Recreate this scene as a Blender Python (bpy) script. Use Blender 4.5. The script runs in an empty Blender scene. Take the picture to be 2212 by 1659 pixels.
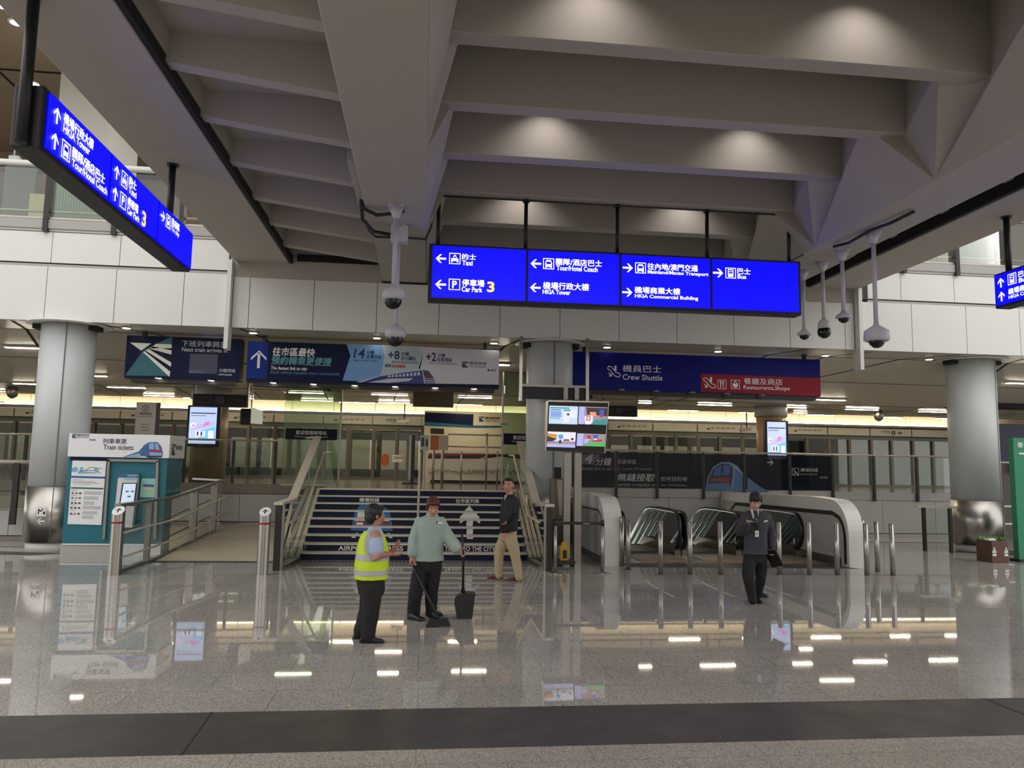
import bpy, bmesh, math, random
from mathutils import Vector, Matrix
R_ = math.radians
random.seed(7)
SC = bpy.context.scene
COL = SC.collection

# ------------------------------------------------------------------ camera
F_PX, IMW, IMH, CAMH = 1650.0, 2212.0, 1659.0, 1.95
_y, _p, _r = R_(6.4), R_(6.2), R_(0.98)
FWD = Vector((math.sin(_y)*math.cos(_p), math.cos(_y)*math.cos(_p), math.sin(_p)))
_r0 = Vector((math.cos(_y), -math.sin(_y), 0)); _u0 = _r0.cross(FWD)
RGT = _r0*math.cos(_r) + _u0*math.sin(_r)
UPV = -_r0*math.sin(_r) + _u0*math.cos(_r)
CPOS = Vector((0, 0, CAMH))
cd = bpy.data.cameras.new('camera'); cam = bpy.data.objects.new('camera', cd); COL.objects.link(cam)
cd.sensor_width = 36.0; cd.lens = F_PX/IMW*36.0; cd.clip_end = 300; cd.clip_start = 0.05
m = Matrix.Identity(4)
for i in range(3):
    m[i][0] = RGT[i]; m[i][1] = UPV[i]; m[i][2] = -FWD[i]; m[i][3] = CPOS[i]
cam.matrix_world = m
SC.camera = cam

# ------------------------------------------------------------------ view, world, big lights
SC.view_settings.view_transform = 'Standard'; SC.view_settings.look = 'None'
SC.view_settings.exposure = 0.0; SC.view_settings.gamma = 1.0
SC.view_settings.use_curve_mapping = False
SC.cycles.max_bounces = 7; SC.cycles.diffuse_bounces = 3; SC.cycles.glossy_bounces = 3
SC.cycles.transmission_bounces = 4; SC.cycles.transparent_max_bounces = 16
SC.cycles.sample_clamp_indirect = 4.0; SC.cycles.caustics_reflective = False; SC.cycles.caustics_refractive = False
wd = bpy.data.worlds.new('hall_daylight'); SC.world = wd; wd.use_nodes = True
bg = wd.node_tree.nodes['Background']; bg.inputs[0].default_value = (1.0, 0.985, 0.965, 1); bg.inputs[1].default_value = 1.75

def area(name, loc, rot, sx, sy, power, color=(1, 1, 1)):
    l = bpy.data.lights.new(name, 'AREA'); l.shape = 'RECTANGLE'; l.size = sx; l.size_y = sy
    l.energy = power; l.color = color
    o = bpy.data.objects.new(name, l); o.location = loc; o.rotation_euler = rot; COL.objects.link(o); return o
def spot(name, loc, target, power, angle, blend=0.6, color=(1, 1, 1), rad=0.05):
    l = bpy.data.lights.new(name, 'SPOT'); l.energy = power; l.spot_size = R_(angle); l.spot_blend = blend
    l.color = color; l.shadow_soft_size = rad
    o = bpy.data.objects.new(name, l); o.location = loc
    o.rotation_euler = (Vector(target)-Vector(loc)).to_track_quat('-Z', 'Y').to_euler(); COL.objects.link(o); return o
# daylight from the roof lights over the two atria beside the ribbed ceiling, then fill lamps added for the track, the well and the hall
area('skylight_left', (-8.3, 12.5, 12.5), (0, 0, 0), 6.5, 12, 150, (0.93, 0.97, 1.0))
area('skylight_right', (15.0, 12.5, 12.5), (0, 0, 0), 8.0, 12, 200, (0.95, 0.97, 1.0))
area('track_fill', (0, 31.9, 4.4), (0, 0, 0), 40, .5, 420, (1.0, 0.95, 0.85))  # added lamp, hidden above the track to brighten its wall panels
area('escalator_well_fill', (6.4, 22.1, -.6), (R_(90), 0, R_(180)), 4.2, .5, 60, (1.0, 0.95, 0.85))  # added lamp that lifts the dark escalator well
area('hall_fill', (2.5, -6.5, 7.9), (R_(12), 0, 0), 18, 9, 3400, (1.0, 0.97, 0.93))  # fill panel added behind the camera to make up for blocked sky

# ------------------------------------------------------------------ pixel -> point helpers (frame 2212 x 1659)
def ray(px, py): return RGT*(px-IMW/2) + UPV*(IMH/2-py) + FWD*F_PX
def atY(px, py, Y): d = ray(px, py); return CPOS + d*(Y/d.y)
def atZ(px, py, z): d = ray(px, py); return CPOS + d*((z-CAMH)/d.z)
def atX(px, py, X): d = ray(px, py); return CPOS + d*(X/d.x)

# ------------------------------------------------------------------ materials
def lin(c):
    if isinstance(c, str): c = tuple(int(c[i:i+2], 16) for i in (0, 2, 4))
    o = []
    for v in c:
        v = v/255.0
        o.append(v/12.92 if v <= 0.04045 else ((v+0.055)/1.055)**2.4)
    return tuple(o)
MATS = {}
def mat(name, color, rough=0.5, metal=0.0, emit=0.0, var=0.04, scale=6.0, spec=0.5, ecol=None, bump=0.0):
    if name in MATS: return MATS[name]
    c = lin(color); M = bpy.data.materials.new(name); M.use_nodes = True; N = M.node_tree.nodes; L = M.node_tree.links
    b = N['Principled BSDF']; b.inputs['Roughness'].default_value = rough; b.inputs['Metallic'].default_value = metal
    b.inputs['Specular IOR Level'].default_value = spec
    b.inputs['Base Color'].default_value = (*c, 1)
    if var > 0 and not emit:
        tc = N.new('ShaderNodeTexCoord'); ns = N.new('ShaderNodeTexNoise'); ns.inputs['Scale'].default_value = scale; ns.inputs['Detail'].default_value = 3
        mx = N.new('ShaderNodeMix'); mx.data_type = 'RGBA'
        mx.inputs[6].default_value = (*[x*(1-var) for x in c], 1); mx.inputs[7].default_value = (*[min(1, x*(1+var)) for x in c], 1)
        L.new(tc.outputs['Object'], ns.inputs['Vector']); L.new(ns.outputs['Fac'], mx.inputs[0]); L.new(mx.outputs[2], b.inputs['Base Color'])
        if bump:
            bp = N.new('ShaderNodeBump'); bp.inputs['Strength'].default_value = bump; bp.inputs['Distance'].default_value = 0.01
            L.new(ns.outputs['Fac'], bp.inputs['Height']); L.new(bp.outputs['Normal'], b.inputs['Normal'])
    if emit:
        b.inputs['Emission Color'].default_value = (*(lin(ecol) if ecol else c), 1); b.inputs['Emission Strength'].default_value = emit
    MATS[name] = M; return M
def brushed(name, color, rough=0.3):
    if name in MATS: return MATS[name]
    M = mat(name, color, rough, 1.0, var=0.0); N = M.node_tree.nodes; L = M.node_tree.links; b = N['Principled BSDF']
    tc = N.new('ShaderNodeTexCoord'); mp = N.new('ShaderNodeMapping'); mp.inputs['Scale'].default_value = (60, 60, 1.5)
    ns = N.new('ShaderNodeTexNoise'); ns.inputs['Scale'].default_value = 4
    mr = N.new('ShaderNodeMapRange'); mr.inputs[3].default_value = rough-0.06; mr.inputs[4].default_value = rough+0.1
    L.new(tc.outputs['Object'], mp.inputs[0]); L.new(mp.outputs[0], ns.inputs['Vector']); L.new(ns.outputs['Fac'], mr.inputs[0]); L.new(mr.outputs[0], b.inputs['Roughness'])
    return M
def glass(name, tint=(235, 245, 240), refl=0.06, rough=0.01, opaque=0.0, film=(20, 24, 34)):
    if name in MATS: return MATS[name]
    M = bpy.data.materials.new(name); M.use_nodes = True; N = M.node_tree.nodes; L = M.node_tree.links
    N.remove(N['Principled BSDF']); out = N['Material Output']
    tr = N.new('ShaderNodeBsdfTransparent'); tr.inputs[0].default_value = (*lin(tint), 1)
    gl = N.new('ShaderNodeBsdfGlossy'); gl.inputs['Roughness'].default_value = rough; gl.inputs['Color'].default_value = (1, 1, 1, 1)
    fr = N.new('ShaderNodeFresnel'); fr.inputs[0].default_value = 1.5
    ad = N.new('ShaderNodeMath'); ad.operation = 'MULTIPLY_ADD'; ad.inputs[1].default_value = 1.0; ad.inputs[2].default_value = refl-0.04
    L.new(fr.outputs[0], ad.inputs[0])
    src = tr
    if opaque:
        df = N.new('ShaderNodeBsdfDiffuse'); df.inputs[0].default_value = (*lin(film), 1)
        m0 = N.new('ShaderNodeMixShader'); m0.inputs[0].default_value = opaque; L.new(tr.outputs[0], m0.inputs[1]); L.new(df.outputs[0], m0.inputs[2]); src = m0
    mx = N.new('ShaderNodeMixShader'); L.new(ad.outputs[0], mx.inputs[0]); L.new(src.outputs[0], mx.inputs[1]); L.new(gl.outputs[0], mx.inputs[2])
    L.new(mx.outputs[0], out.inputs['Surface']); MATS[name] = M; return M

def granite(name, base, dark, lite, rough, tile=None, joint=(70, 68, 66), spec=0.5):
    c0, c1, c2 = lin(base), lin(dark), lin(lite)
    M = bpy.data.materials.new(name); M.use_nodes = True; N = M.node_tree.nodes; L = M.node_tree.links; b = N['Principled BSDF']
    b.inputs['Specular IOR Level'].default_value = spec
    tc = N.new('ShaderNodeTexCoord')
    v = N.new('ShaderNodeTexVoronoi'); v.inputs['Scale'].default_value = 170; L.new(tc.outputs['Object'], v.inputs['Vector'])
    cr = N.new('ShaderNodeValToRGB'); e = cr.color_ramp.elements
    e[0].position = 0.0; e[0].color = (*c1, 1); e[1].position = 1.0; e[1].color = (*c2, 1)
    for p, c in ((0.2, c1), (0.27, c0), (0.78, c0), (0.86, c2)):
        k = e.new(p); k.color = (*c, 1)
    sp = N.new('ShaderNodeSeparateColor'); L.new(v.outputs['Color'], sp.inputs[0]); L.new(sp.outputs[0], cr.inputs[0])
    n = N.new('ShaderNodeTexNoise'); n.inputs['Scale'].default_value = 0.9; n.inputs['Detail'].default_value = 4; L.new(tc.outputs['Object'], n.inputs['Vector'])
    mr = N.new('ShaderNodeMapRange'); mr.inputs[1].default_value = 0.3; mr.inputs[2].default_value = 0.7; mr.inputs[3].default_value = 0.9; mr.inputs[4].default_value = 1.08; L.new(n.outputs['Fac'], mr.inputs[0])
    ml = N.new('ShaderNodeMix'); ml.data_type = 'RGBA'; ml.blend_type = 'MULTIPLY'; ml.inputs[0].default_value = 1.0
    L.new(cr.outputs[0], ml.inputs[6]); L.new(mr.outputs[0], ml.inputs[7]); col = ml.outputs[2]
    if tile:
        br = N.new('ShaderNodeTexBrick'); br.offset = 0.5; br.inputs['Scale'].default_value = 1.0; br.inputs['Mortar Size'].default_value = 0.004
        br.inputs['Brick Width'].default_value = tile[0]; br.inputs['Row Height'].default_value = tile[1]
        br.inputs['Color1'].default_value = (1, 1, 1, 1); br.inputs['Color2'].default_value = (0.93, 0.93, 0.93, 1)
        j = lin(joint); br.inputs['Mortar'].default_value = (0.55, 0.55, 0.55, 1)
        L.new(tc.outputs['Object'], br.inputs['Vector'])
        m2 = N.new('ShaderNodeMix'); m2.data_type = 'RGBA'; m2.blend_type = 'MULTIPLY'; m2.inputs[0].default_value = 1.0
        L.new(col, m2.inputs[6]); L.new(br.outputs['Color'], m2.inputs[7]); col = m2.outputs[2]
    L.new(col, b.inputs['Base Color'])
    n2 = N.new('ShaderNodeTexNoise'); n2.inputs['Scale'].default_value = 2.5; n2.inputs['Detail'].default_value = 5; L.new(tc.outputs['Object'], n2.inputs['Vector'])
    m3 = N.new('ShaderNodeMapRange'); m3.inputs[3].default_value = max(0.02, rough*0.6); m3.inputs[4].default_value = rough*1.4; L.new(n2.outputs['Fac'], m3.inputs[0]); L.new(m3.outputs[0], b.inputs['Roughness'])
    MATS[name] = M; return M

# ------------------------------------------------------------------ mesh builder
WORLD = {}
_TEXT = {}
def text_mesh(s, bold, shear):
    k = (s, bold, shear)
    if k not in _TEXT:
        c = bpy.data.curves.new('tmp_text', 'FONT'); c.body = s; c.size = 1; c.offset = bold; c.shear = shear; c.resolution_u = 3
        o = bpy.data.objects.new('tmp_text', c); COL.objects.link(o)
        dg = bpy.context.evaluated_depsgraph_get(); me = o.evaluated_get(dg).to_mesh()
        vs = [(v.co.x, v.co.y) for v in me.vertices]; fs = [tuple(p.vertices) for p in me.polygons]
        o.evaluated_get(dg).to_mesh_clear(); bpy.data.objects.remove(o); bpy.data.curves.remove(c)
        if not vs: vs, fs = [(0, 0), (1, 0), (1, 1)], [(0, 1, 2)]
        x0 = min(v[0] for v in vs); x1 = max(v[0] for v in vs); y0 = min(v[1] for v in vs); y1 = max(v[1] for v in vs)
        _TEXT[k] = (vs, fs, x0, x1, y0, y1)
    return _TEXT[k]
class Frame:
    """a flat drawing surface: origin, unit u (right), unit v (up); n points to the reader"""
    def __init__(s, o, u=(1, 0, 0), v=(0, 0, 1)):
        s.o = Vector(o); s.u = Vector(u).normalized(); s.v = Vector(v).normalized(); s.n = s.u.cross(s.v)
    def at(s, a, b, d=0.0): return s.o + s.u*a + s.v*b + s.n*d
class MB:
    def __init__(s): s.bm = bmesh.new(); s.mats = []
    def mi(s, m):
        if m not in s.mats: s.mats.append(m)
        return s.mats.index(m)
    def poly(s, pts, m):
        f = s.bm.faces.new([s.bm.verts.new(p) for p in pts]); f.material_index = s.mi(m); return f
    def box(s, x0, x1, y0, y1, z0, z1, m, bev=0.0, seg=2):
        return s.obox(Vector(((x0+x1)/2, (y0+y1)/2, (z0+z1)/2)), Vector((1, 0, 0)), Vector((0, 1, 0)), Vector((0, 0, 1)), abs(x1-x0)/2, abs(y1-y0)/2, abs(z1-z0)/2, m, bev, seg)
    def obox(s, c, ax, ay, az, hx, hy, hz, m, bev=0.0, seg=2):
        vs = [s.bm.verts.new(c + ax*hx*a + ay*hy*b + az*hz*d) for a in (-1, 1) for b in (-1, 1) for d in (-1, 1)]
        fs = []
        for q in ((0, 1, 3, 2), (4, 6, 7, 5), (0, 4, 5, 1), (2, 3, 7, 6), (0, 2, 6, 4), (1, 5, 7, 3)):
            f = s.bm.faces.new([vs[i] for i in q]); f.material_index = s.mi(m); fs.append(f)
        if bev:
            es = list({e for f in fs for e in f.edges})
            bmesh.ops.bevel(s.bm, geom=es, offset=bev, segments=seg, affect='EDGES', profile=0.5, material=-1)
        return fs
    def bar(s, p, q, w, h, m, up=(0, 0, 1), bev=0.0):
        p = Vector(p); q = Vector(q); d = q-p; L = d.length; d.normalize(); up = Vector(up)
        if abs(d.dot(up)) > 0.99: up = Vector((0, 1, 0))
        a = d.cross(up).normalized(); b = a.cross(d)
        return s.obox((p+q)/2, d, a, b, L/2, w/2, h/2, m, bev)
    def tube(s, pts, r, m, n=10, caps=True, sx=1.0, sy=1.0):
        pts = [Vector(p) for p in pts]; K = len(pts); rs = r if isinstance(r, (list, tuple)) else [r]*K
        mi = s.mi(m); rings = []; ref = None
        for i, p in enumerate(pts):
            a = pts[max(i-1, 0)]; b = pts[min(i+1, K-1)]
            t = (b-a).normalized()
            if 0 < i < K-1:
                t1 = (p-a).normalized(); t2 = (b-p).normalized(); t = (t1+t2)
                t = t.normalized() if t.length > 1e-6 else t1
            if ref is None:
                ref = Vector((0, 0, 1)) if abs(t.z) < 0.9 else Vector((0, 1, 0))
            u = (ref - t*ref.dot(t)).normalized(); w = t.cross(u); ref = u
            k = 1.0
            if 0 < i < K-1:
                k = 1/max(0.5, math.sqrt(max(0.0, (1+((p-a).normalized()).dot((b-p).normalized()))/2)))
            rings.append([s.bm.verts.new(p + (u*math.cos(2*math.pi*j/n)*sx + w*math.sin(2*math.pi*j/n)*sy)*rs[i]*(k if len(pts) < 9 else 1)) for j in range(n)])
        for A, B in zip(rings, rings[1:]):
            for j in range(n):
                f = s.bm.faces.new((A[j], A[(j+1) % n], B[(j+1) % n], B[j])); f.material_index = mi; f.smooth = True
        if caps:
            f = s.bm.faces.new(rings[0][::-1]); f.material_index = mi
            f = s.bm.faces.new(rings[-1]); f.material_index = mi
    def cyl(s, p, q, r, m, n=24, r2=None): s.tube([p, q], [r, r if r2 is None else r2], m, n)
    def lathe(s, prof, c, m, n=24, axis='z', smooth=True):
        c = Vector(c); mi = s.mi(m); rings = []
        for r, z in prof:
            ring = []
            for j in range(n):
                a = 2*math.pi*j/n; x, y = r*math.cos(a), r*math.sin(a)
                v = (x, y, z) if axis == 'z' else ((x, z, y) if axis == 'y' else (z, x, y))
                ring.append(s.bm.verts.new(c + Vector(v)))
            rings.append(ring)
        for A, B in zip(rings, rings[1:]):
            for j in range(n):
                f = s.bm.faces.new((A[j], A[(j+1) % n], B[(j+1) % n], B[j])); f.material_index = mi; f.smooth = smooth
        for ring in (rings[0], rings[-1]):
            f = s.bm.faces.new(ring); f.material_index = mi
    def ell(s, c, rx, ry, rz, m, nu=14, nv=9, rot=None):
        c = Vector(c); mi = s.mi(m); rings = []
        for i in range(1, nv):
            t = math.pi*i/nv; ring = []
            for j in range(nu):
                a = 2*math.pi*j/nu; v = Vector((rx*math.sin(t)*math.cos(a), ry*math.sin(t)*math.sin(a), rz*math.cos(t)))
                ring.append(s.bm.verts.new(c + (rot @ v if rot else v)))
            rings.append(ring)
        tp = s.bm.verts.new(c + (rot @ Vector((0, 0, rz)) if rot else Vector((0, 0, rz)))); bt = s.bm.verts.new(c - (rot @ Vector((0, 0, rz)) if rot else Vector((0, 0, rz))))
        for A, B in zip(rings, rings[1:]):
            for j in range(nu):
                f = s.bm.faces.new((A[j], B[j], B[(j+1) % nu], A[(j+1) % nu])); f.material_index = mi; f.smooth = True
        for j in range(nu):
            f = s.bm.faces.new((tp, rings[0][j], rings[0][(j+1) % nu])); f.material_index = mi; f.smooth = True
            f = s.bm.faces.new((bt, rings[-1][(j+1) % nu], rings[-1][j])); f.material_index = mi; f.smooth = True
    def prism(s, fr, pts, d0, d1, m, side=None):
        """extruded outline on a Frame, from depth d0 to d1 (along the frame normal)"""
        a = [s.bm.verts.new(fr.at(x, y, d0)) for x, y in pts]; b = [s.bm.verts.new(fr.at(x, y, d1)) for x, y in pts]
        mi = s.mi(m); ms = s.mi(side) if side else mi
        f = s.bm.faces.new(a[::-1]); f.material_index = mi
        f = s.bm.faces.new(b); f.material_index = mi
        n = len(pts)
        for i in range(n):
            f = s.bm.faces.new((a[i], a[(i+1) % n], b[(i+1) % n], b[i])); f.material_index = ms
    def flat(s, fr, pts, d, m): return s.poly([fr.at(x, y, d) for x, y in pts], m)
    def rect(s, fr, x0, y0, x1, y1, d, m): return s.flat(fr, [(x0, y0), (x1, y0), (x1, y1), (x0, y1)], d, m)
    def ring(s, fr, x0, y0, x1, y1, t, d, m):
        s.rect(fr, x0, y0, x1, y0+t, d, m); s.rect(fr, x0, y1-t, x1, y1, d, m); s.rect(fr, x0, y0+t, x0+t, y1-t, d, m); s.rect(fr, x1-t, y0+t, x1, y1-t, d, m)
    def disc(s, fr, cx, cy, r, d, m, n=20, ry=None):
        ry = ry or r
        return s.flat(fr, [(cx+r*math.cos(2*math.pi*i/n), cy+ry*math.sin(2*math.pi*i/n)) for i in range(n)], d, m)
    def line(s, fr, pts, w, d, m):
        for (ax, ay), (bx, by) in zip(pts, pts[1:]):
            dx, dy = bx-ax, by-ay; L = math.hypot(dx, dy) or 1; nx, ny = -dy/L*w/2, dx/L*w/2
            s.flat(fr, [(ax+nx, ay+ny), (ax-nx, ay-ny), (bx-nx, by-ny), (bx+nx, by+ny)], d, m)
    def text(s, fr, string, x0, y0, x1, y1, d, m, bold=0.0, shear=0.0, h=None, align='l'):
        """lettering fitted to the box (x0,y0)-(x1,y1); x1=None keeps the natural width"""
        cjk = any(ord(c) > 0x2E80 for c in string); k = 0.0
        if cjk: k, bold = bold, 0.0
        vs, fs, a0, a1, b0, b1 = text_mesh(string, bold, shear); mi = s.mi(m)
        sy = (y1-y0)/max(1e-6, b1-b0); sx = sy if x1 is None else (x1-x0)/max(1e-6, a1-a0)
        for ci, (ox, oy) in enumerate(((-k, 0), (k, 0), (0, k), (0, -k)) if k > .012 else (((-k, 0), (k, 0)) if k else ((0, 0),))):
            V = [s.bm.verts.new(fr.at(x0+(x-a0+ox)*sx, y0+(y-b0+oy)*sy, d+ci*.0007)) for x, y in vs]
            for f in fs:
                try:
                    g = s.bm.faces.new([V[i] for i in f]); g.material_index = mi
                except ValueError: pass
    def build(s, name, parent=None, smooth=False, mods=None, recalc=True):
        if recalc: bmesh.ops.recalc_face_normals(s.bm, faces=s.bm.faces[:])
        me = bpy.data.meshes.new(name); ob = bpy.data.objects.new(name, me); COL.objects.link(ob)
        if parent is None:
            xs = [v.co for v in s.bm.verts]
            o = Vector(((min(v.x for v in xs)+max(v.x for v in xs))/2, (min(v.y for v in xs)+max(v.y for v in xs))/2, min(v.z for v in xs)))
            ob.location = o
        else:
            o = WORLD[parent.name]; ob.parent = parent
        WORLD[ob.name] = o
        bmesh.ops.translate(s.bm, verts=s.bm.verts[:], vec=-o)
        s.bm.to_mesh(me); s.bm.free()
        for mm in s.mats: me.materials.append(mm)
        if smooth:
            for p in me.polygons: p.use_smooth = True
        return ob
def tag(o, label=None, cat=None, group=None, kind=None):
    if label: o['label'] = label
    if cat: o['category'] = cat
    if group: o['group'] = group
    if kind: o['kind'] = kind
    return o
def thing(name, loc, label, cat, group=None, kind=None):
    o = bpy.data.objects.new(name, None); COL.objects.link(o); o.location = loc; o.empty_display_size = 0.2
    WORLD[o.name] = Vector(loc); return tag(o, label, cat, group, kind)
def struct(name, mb, label=None): 
    o = mb.build(name); o['kind'] = 'structure'
    if label: o['label'] = label
    return o
def dup(root, loc, label=None):
    r = root.copy(); COL.objects.link(r); r.location = loc; WORLD[r.name] = Vector(loc)
    if label: r['label'] = label
    for ch in list(root.children):
        c = ch.copy(); COL.objects.link(c); c.parent = r
        for g in list(ch.children):
            e = g.copy(); COL.objects.link(e); e.parent = c
    return r

# ------------------------------------------------------------------ shared materials
WHITE = mat('white_panel_paint', (222, 222, 218), 0.45, var=0.015)
BEAM = mat('ceiling_paint', (176, 170, 162), 0.75, var=0.03, scale=1.2)
BEAM2 = mat('rib_paint', (172, 166, 160), 0.75, var=0.03, scale=1.2)
GAPM = mat('dark_joint', (28, 27, 26), 0.8)
STEEL = brushed('brushed_steel', (176, 172, 166), 0.3)
STEELD = brushed('satin_steel', (150, 146, 140), 0.38)
RAILM = mat('rail_steel', (190, 182, 168), 0.35, 0.35)
BLACK = mat('black_metal', (24, 24, 25), 0.45)
DARK = mat('dark_bronze_post', (44, 40, 37), 0.5)
GREYP = mat('grey_panel', (168, 166, 162), 0.5, var=0.02)
WALLG = mat('grey_wall_panel', (176, 174, 170), 0.5, var=0.02)
GLASS = glass('clear_glass', (226, 236, 232), 0.06)
GLASSG = glass('greenish_glass', (222, 236, 222), 0.06)
WHITEP = mat('white_plastic', (214, 213, 216), 0.35)
INKW = mat('white_print', (225, 225, 225), 0.5, var=0)
INKB = mat('black_print', (34, 34, 38), 0.5, var=0)
# ================================================================== STRUCTURE
FLOOR = granite('polished_granite', (172, 167, 160), (122, 117, 111), (206, 202, 196), 0.022, (1.2, 0.6))
FLOORU = granite('upper_floor_granite', (150, 140, 124), (100, 92, 82), (182, 172, 156), 0.14, (1.2, 0.6))
RAMPM = granite('ramp_granite', (182, 168, 146), (132, 120, 104), (210, 198, 178), 0.35)
BANDM = granite('dark_honed_stone', (66, 63, 61), (58, 55, 53), (74, 71, 69), 0.42, None, spec=0.25)
FRONTM = granite('honed_granite', (156, 148, 138), (104, 98, 92), (190, 182, 170), 0.5, (1.2, 0.9))
YF, ZS, ZSB = 17.35, 6.42, 6.15

# floor, with the escalator well left open
b = MB()
EX0, EX1, EY0, EY1 = 4.05, 8.75, 19.55, 22.2
for x0, x1, y0, y1 in ((-40, 40, 6.45, EY0), (-40, EX0, EY0, 34), (EX1, 40, EY0, 34), (EX0, EX1, EY1, 34)):
    b.poly([(x0, y0, 0), (x1, y0, 0), (x1, y1, 0), (x0, y1, 0)], FLOOR)
struct('floor', b)
b = MB(); b.poly([(-40, -22, 0), (40, -22, 0), (40, 5.55, 0), (-40, 5.55, 0)], FRONTM); struct('floor_front', b)
b = MB()
b.poly([(-40, 5.55, 0), (40, 5.55, 0), (40, 6.45, 0), (-40, 6.45, 0)], BANDM)
J = mat('stone_joint', (22, 21, 21), 0.8)
for x in (-7.4, -1.6, 4.93):
    b.poly([(x, 6.45, .0015), (x+.012, 6.45, .0015), (x+.05, 5.55, .0015), (x+.038, 5.55, .0015)], J)
struct('floor_band', b)
b = MB()       # dark edging and pale kerb line round the outer columns
b.poly([(-12, 17.0, .002), (-7.9, 16.75, .002), (-7.4, 17.2, .002), (-12, 18.2, .002)], BANDM)
b.poly([(-12, 16.85, .003), (-7.9, 16.68, .003), (-7.9, 16.75, .003), (-12, 17.0, .003)], WHITE)
b.poly([(13.2, 18.2, .002), (15.2, 16.95, .002), (19, 16.2, .002), (19, 17.6, .002), (14.5, 19, .002)], BANDM)
b.poly([(13.0, 18.25, .003), (15.2, 16.8, .003), (19, 15.95, .003), (19, 16.2, .003), (15.2, 16.95, .003), (13.2, 18.2, .003)], WHITE)
b.poly([(4.1, 15.2, .002), (8.6, 15.05, .002), (8.9, 15.0, .002), (8.6, 15.75, .002), (4.1, 15.85, .002)], BANDM)
b.poly([(-5.2, 15.7, .002), (-2.6, 15.7, .002), (-2.6, 15.95, .002), (-5.2, 15.95, .002)], BANDM)
struct('trim_1', b)
b = MB()       # drain grating along the foot of the stairs
b.box(-2.3, 2.15, 15.72, 15.98, -.02, .004, mat('grating', (110, 102, 94), 0.5))
for i in range(58):
    b.box(-2.28+i*.0765, -2.26+i*.0765+.014, 15.74, 15.96, .004, .006, GAPM)
struct('trim_2', b)

# upper floor (platform level) 1.37 m up
b = MB()
b.box(-40, -2.45, 22.0, 31.2, .95, 1.37, FLOORU); b.box(-2.45, 2.19, 19.02, 31.2, .95, 1.37, FLOORU); b.box(2.19, 40, 22.2, 31.2, .95, 1.37, FLOORU)
struct('floor_upper', b)
def panel_wall(name, x0, x1, Y, z0, z1, step, base=True):
    b = MB(); b.box(x0, x1, Y+.02, Y+.12, z0, z1, GAPM)
    n = max(1, round((x1-x0)/step)); s = (x1-x0)/n
    for i in range(n): b.box(x0+i*s+.006, x0+(i+1)*s-.006, Y, Y+.03, z0+(.14 if base else 0), z1, WALLG)
    if base:
        b.box(x0, x1, Y-.02, Y+.02, z0, z0+.12, STEELD)
    return struct(name, b)
panel_wall('wall_upper_right', 8.75, 26, 22.15, 0, 1.12, 1.7)
panel_wall('wall_upper_middle', 2.6, 8.75, 22.15, 0, 1.12, 1.7, False)
panel_wall('wall_upper_left', -7.6, -2.45, 21.95, .2, 1.08, 2.1)
panel_wall('wall_far_left', -16, -8.2, 19.6, 0, .72, 1.6)
b = MB(); b.box(2.19, 26, 22.12, 22.22, 1.13, 1.37, GREYP); b.box(-40, -2.45, 21.92, 22.02, 1.1, 1.37, mat('slab_edge', (128, 118, 104), 0.5)); struct('trim_3', b)
b = MB()   # escalator well: walls and floor below
b.box(EX0-.1, EX0, 15.9, EY1, -3.2, 0, GREYP); b.box(EX1, EX1+.1, 15.9, EY1, -3.2, 0, GREYP); b.box(EX0, EX1, EY1, EY1+.1, -3.2, 1.1, GREYP)
b.box(EX0, EX1, EY0-.1, EY1+.1, -3.4, -3.2, GREYP); struct('wall_escalator_well', b)

# ramp beside the stairs
b = MB()
b.poly([(-5.2, 15.95, .004), (-2.75, 15.95, .004), (-2.75, 21.95, .26), (-5.2, 21.95, .26)], RAMPM)
b.poly([(-7.6, 21.95, .26), (-5.2, 20.4, .2), (-5.2, 21.95, .26)], RAMPM)
b.box(-7.6, -2.6, 21.7, 21.96, .1, .262, RAMPM)
b.poly([(-5.2, 15.95, .004), (-5.2, 21.95, .26), (-5.2, 21.95, 0)], GREYP)
struct('floor_ramp', b)

# fascia: lower panel band, upper panel band of the gallery
def fascia(name, x0, x1, Y, z0, z1, seams):
    b = MB(); b.box(x0, x1, Y+.03, Y+.2, z0, z1, GAPM)
    xs = [x0]+sorted(s for s in seams if x0+.05 < s < x1-.05)+[x1]
    for a, c in zip(xs, xs[1:]): b.box(a+.006, c-.006, Y, Y+.05, z0, z1, WHITE, .004, 1)
    return struct(name, b)
sl = [-8.29-1.435*i for i in range(-3, 14)]; smid = [-4.0+1.41*i for i in range(0, 12)]; sr = [10.4+1.45*i for i in range(1, 12)]
fascia('wall_front_left', -26, -4.46, YF, 4.93, 6.13, sl)
fascia('wall_front_middle', -4.36, 10.34, YF, 4.93, 6.08, smid)
fascia('wall_front_right', 10.46, 30, YF, 4.93, 6.13, sr)
for nm, x0, x1, ss in (('left', -26, -4.5, sl), ('right', 10.75, 30, [11.66+1.43*i for i in range(12)])):
    fascia('wall_gallery_'+nm, x0, x1, YF+.1, 6.24, 6.93, ss)
    b = MB(); b.box(x0, x1, YF+.1, YF+.3, 6.95, 7.22, WHITE); b.box(x0, x1, YF+.06, YF+.1, 6.14, 6.2, GREYP); b.box(x0, x1, YF+.12, YF+.3, 6.1, 6.25, GAPM)
    b.box(x0, x1, YF+.08, YF+.34, 7.22, 7.26, RAILM); struct('trim_gallery_'+nm, b)
b = MB()
for x in (-4.41, 10.4):   # the tall white fins that stop the panel runs
    b.box(x-.045, x+.045, YF-.2, YF+.1, 4.42, 6.42, WHITE)
b.box(-4.5, -4.46, YF+.05, YF+.2, 6.2, 6.95, BLACK); b.box(10.62, 10.75, YF+.05, YF+.2, 6.2, 6.95, BLACK)
struct('trim_4', b)
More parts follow.
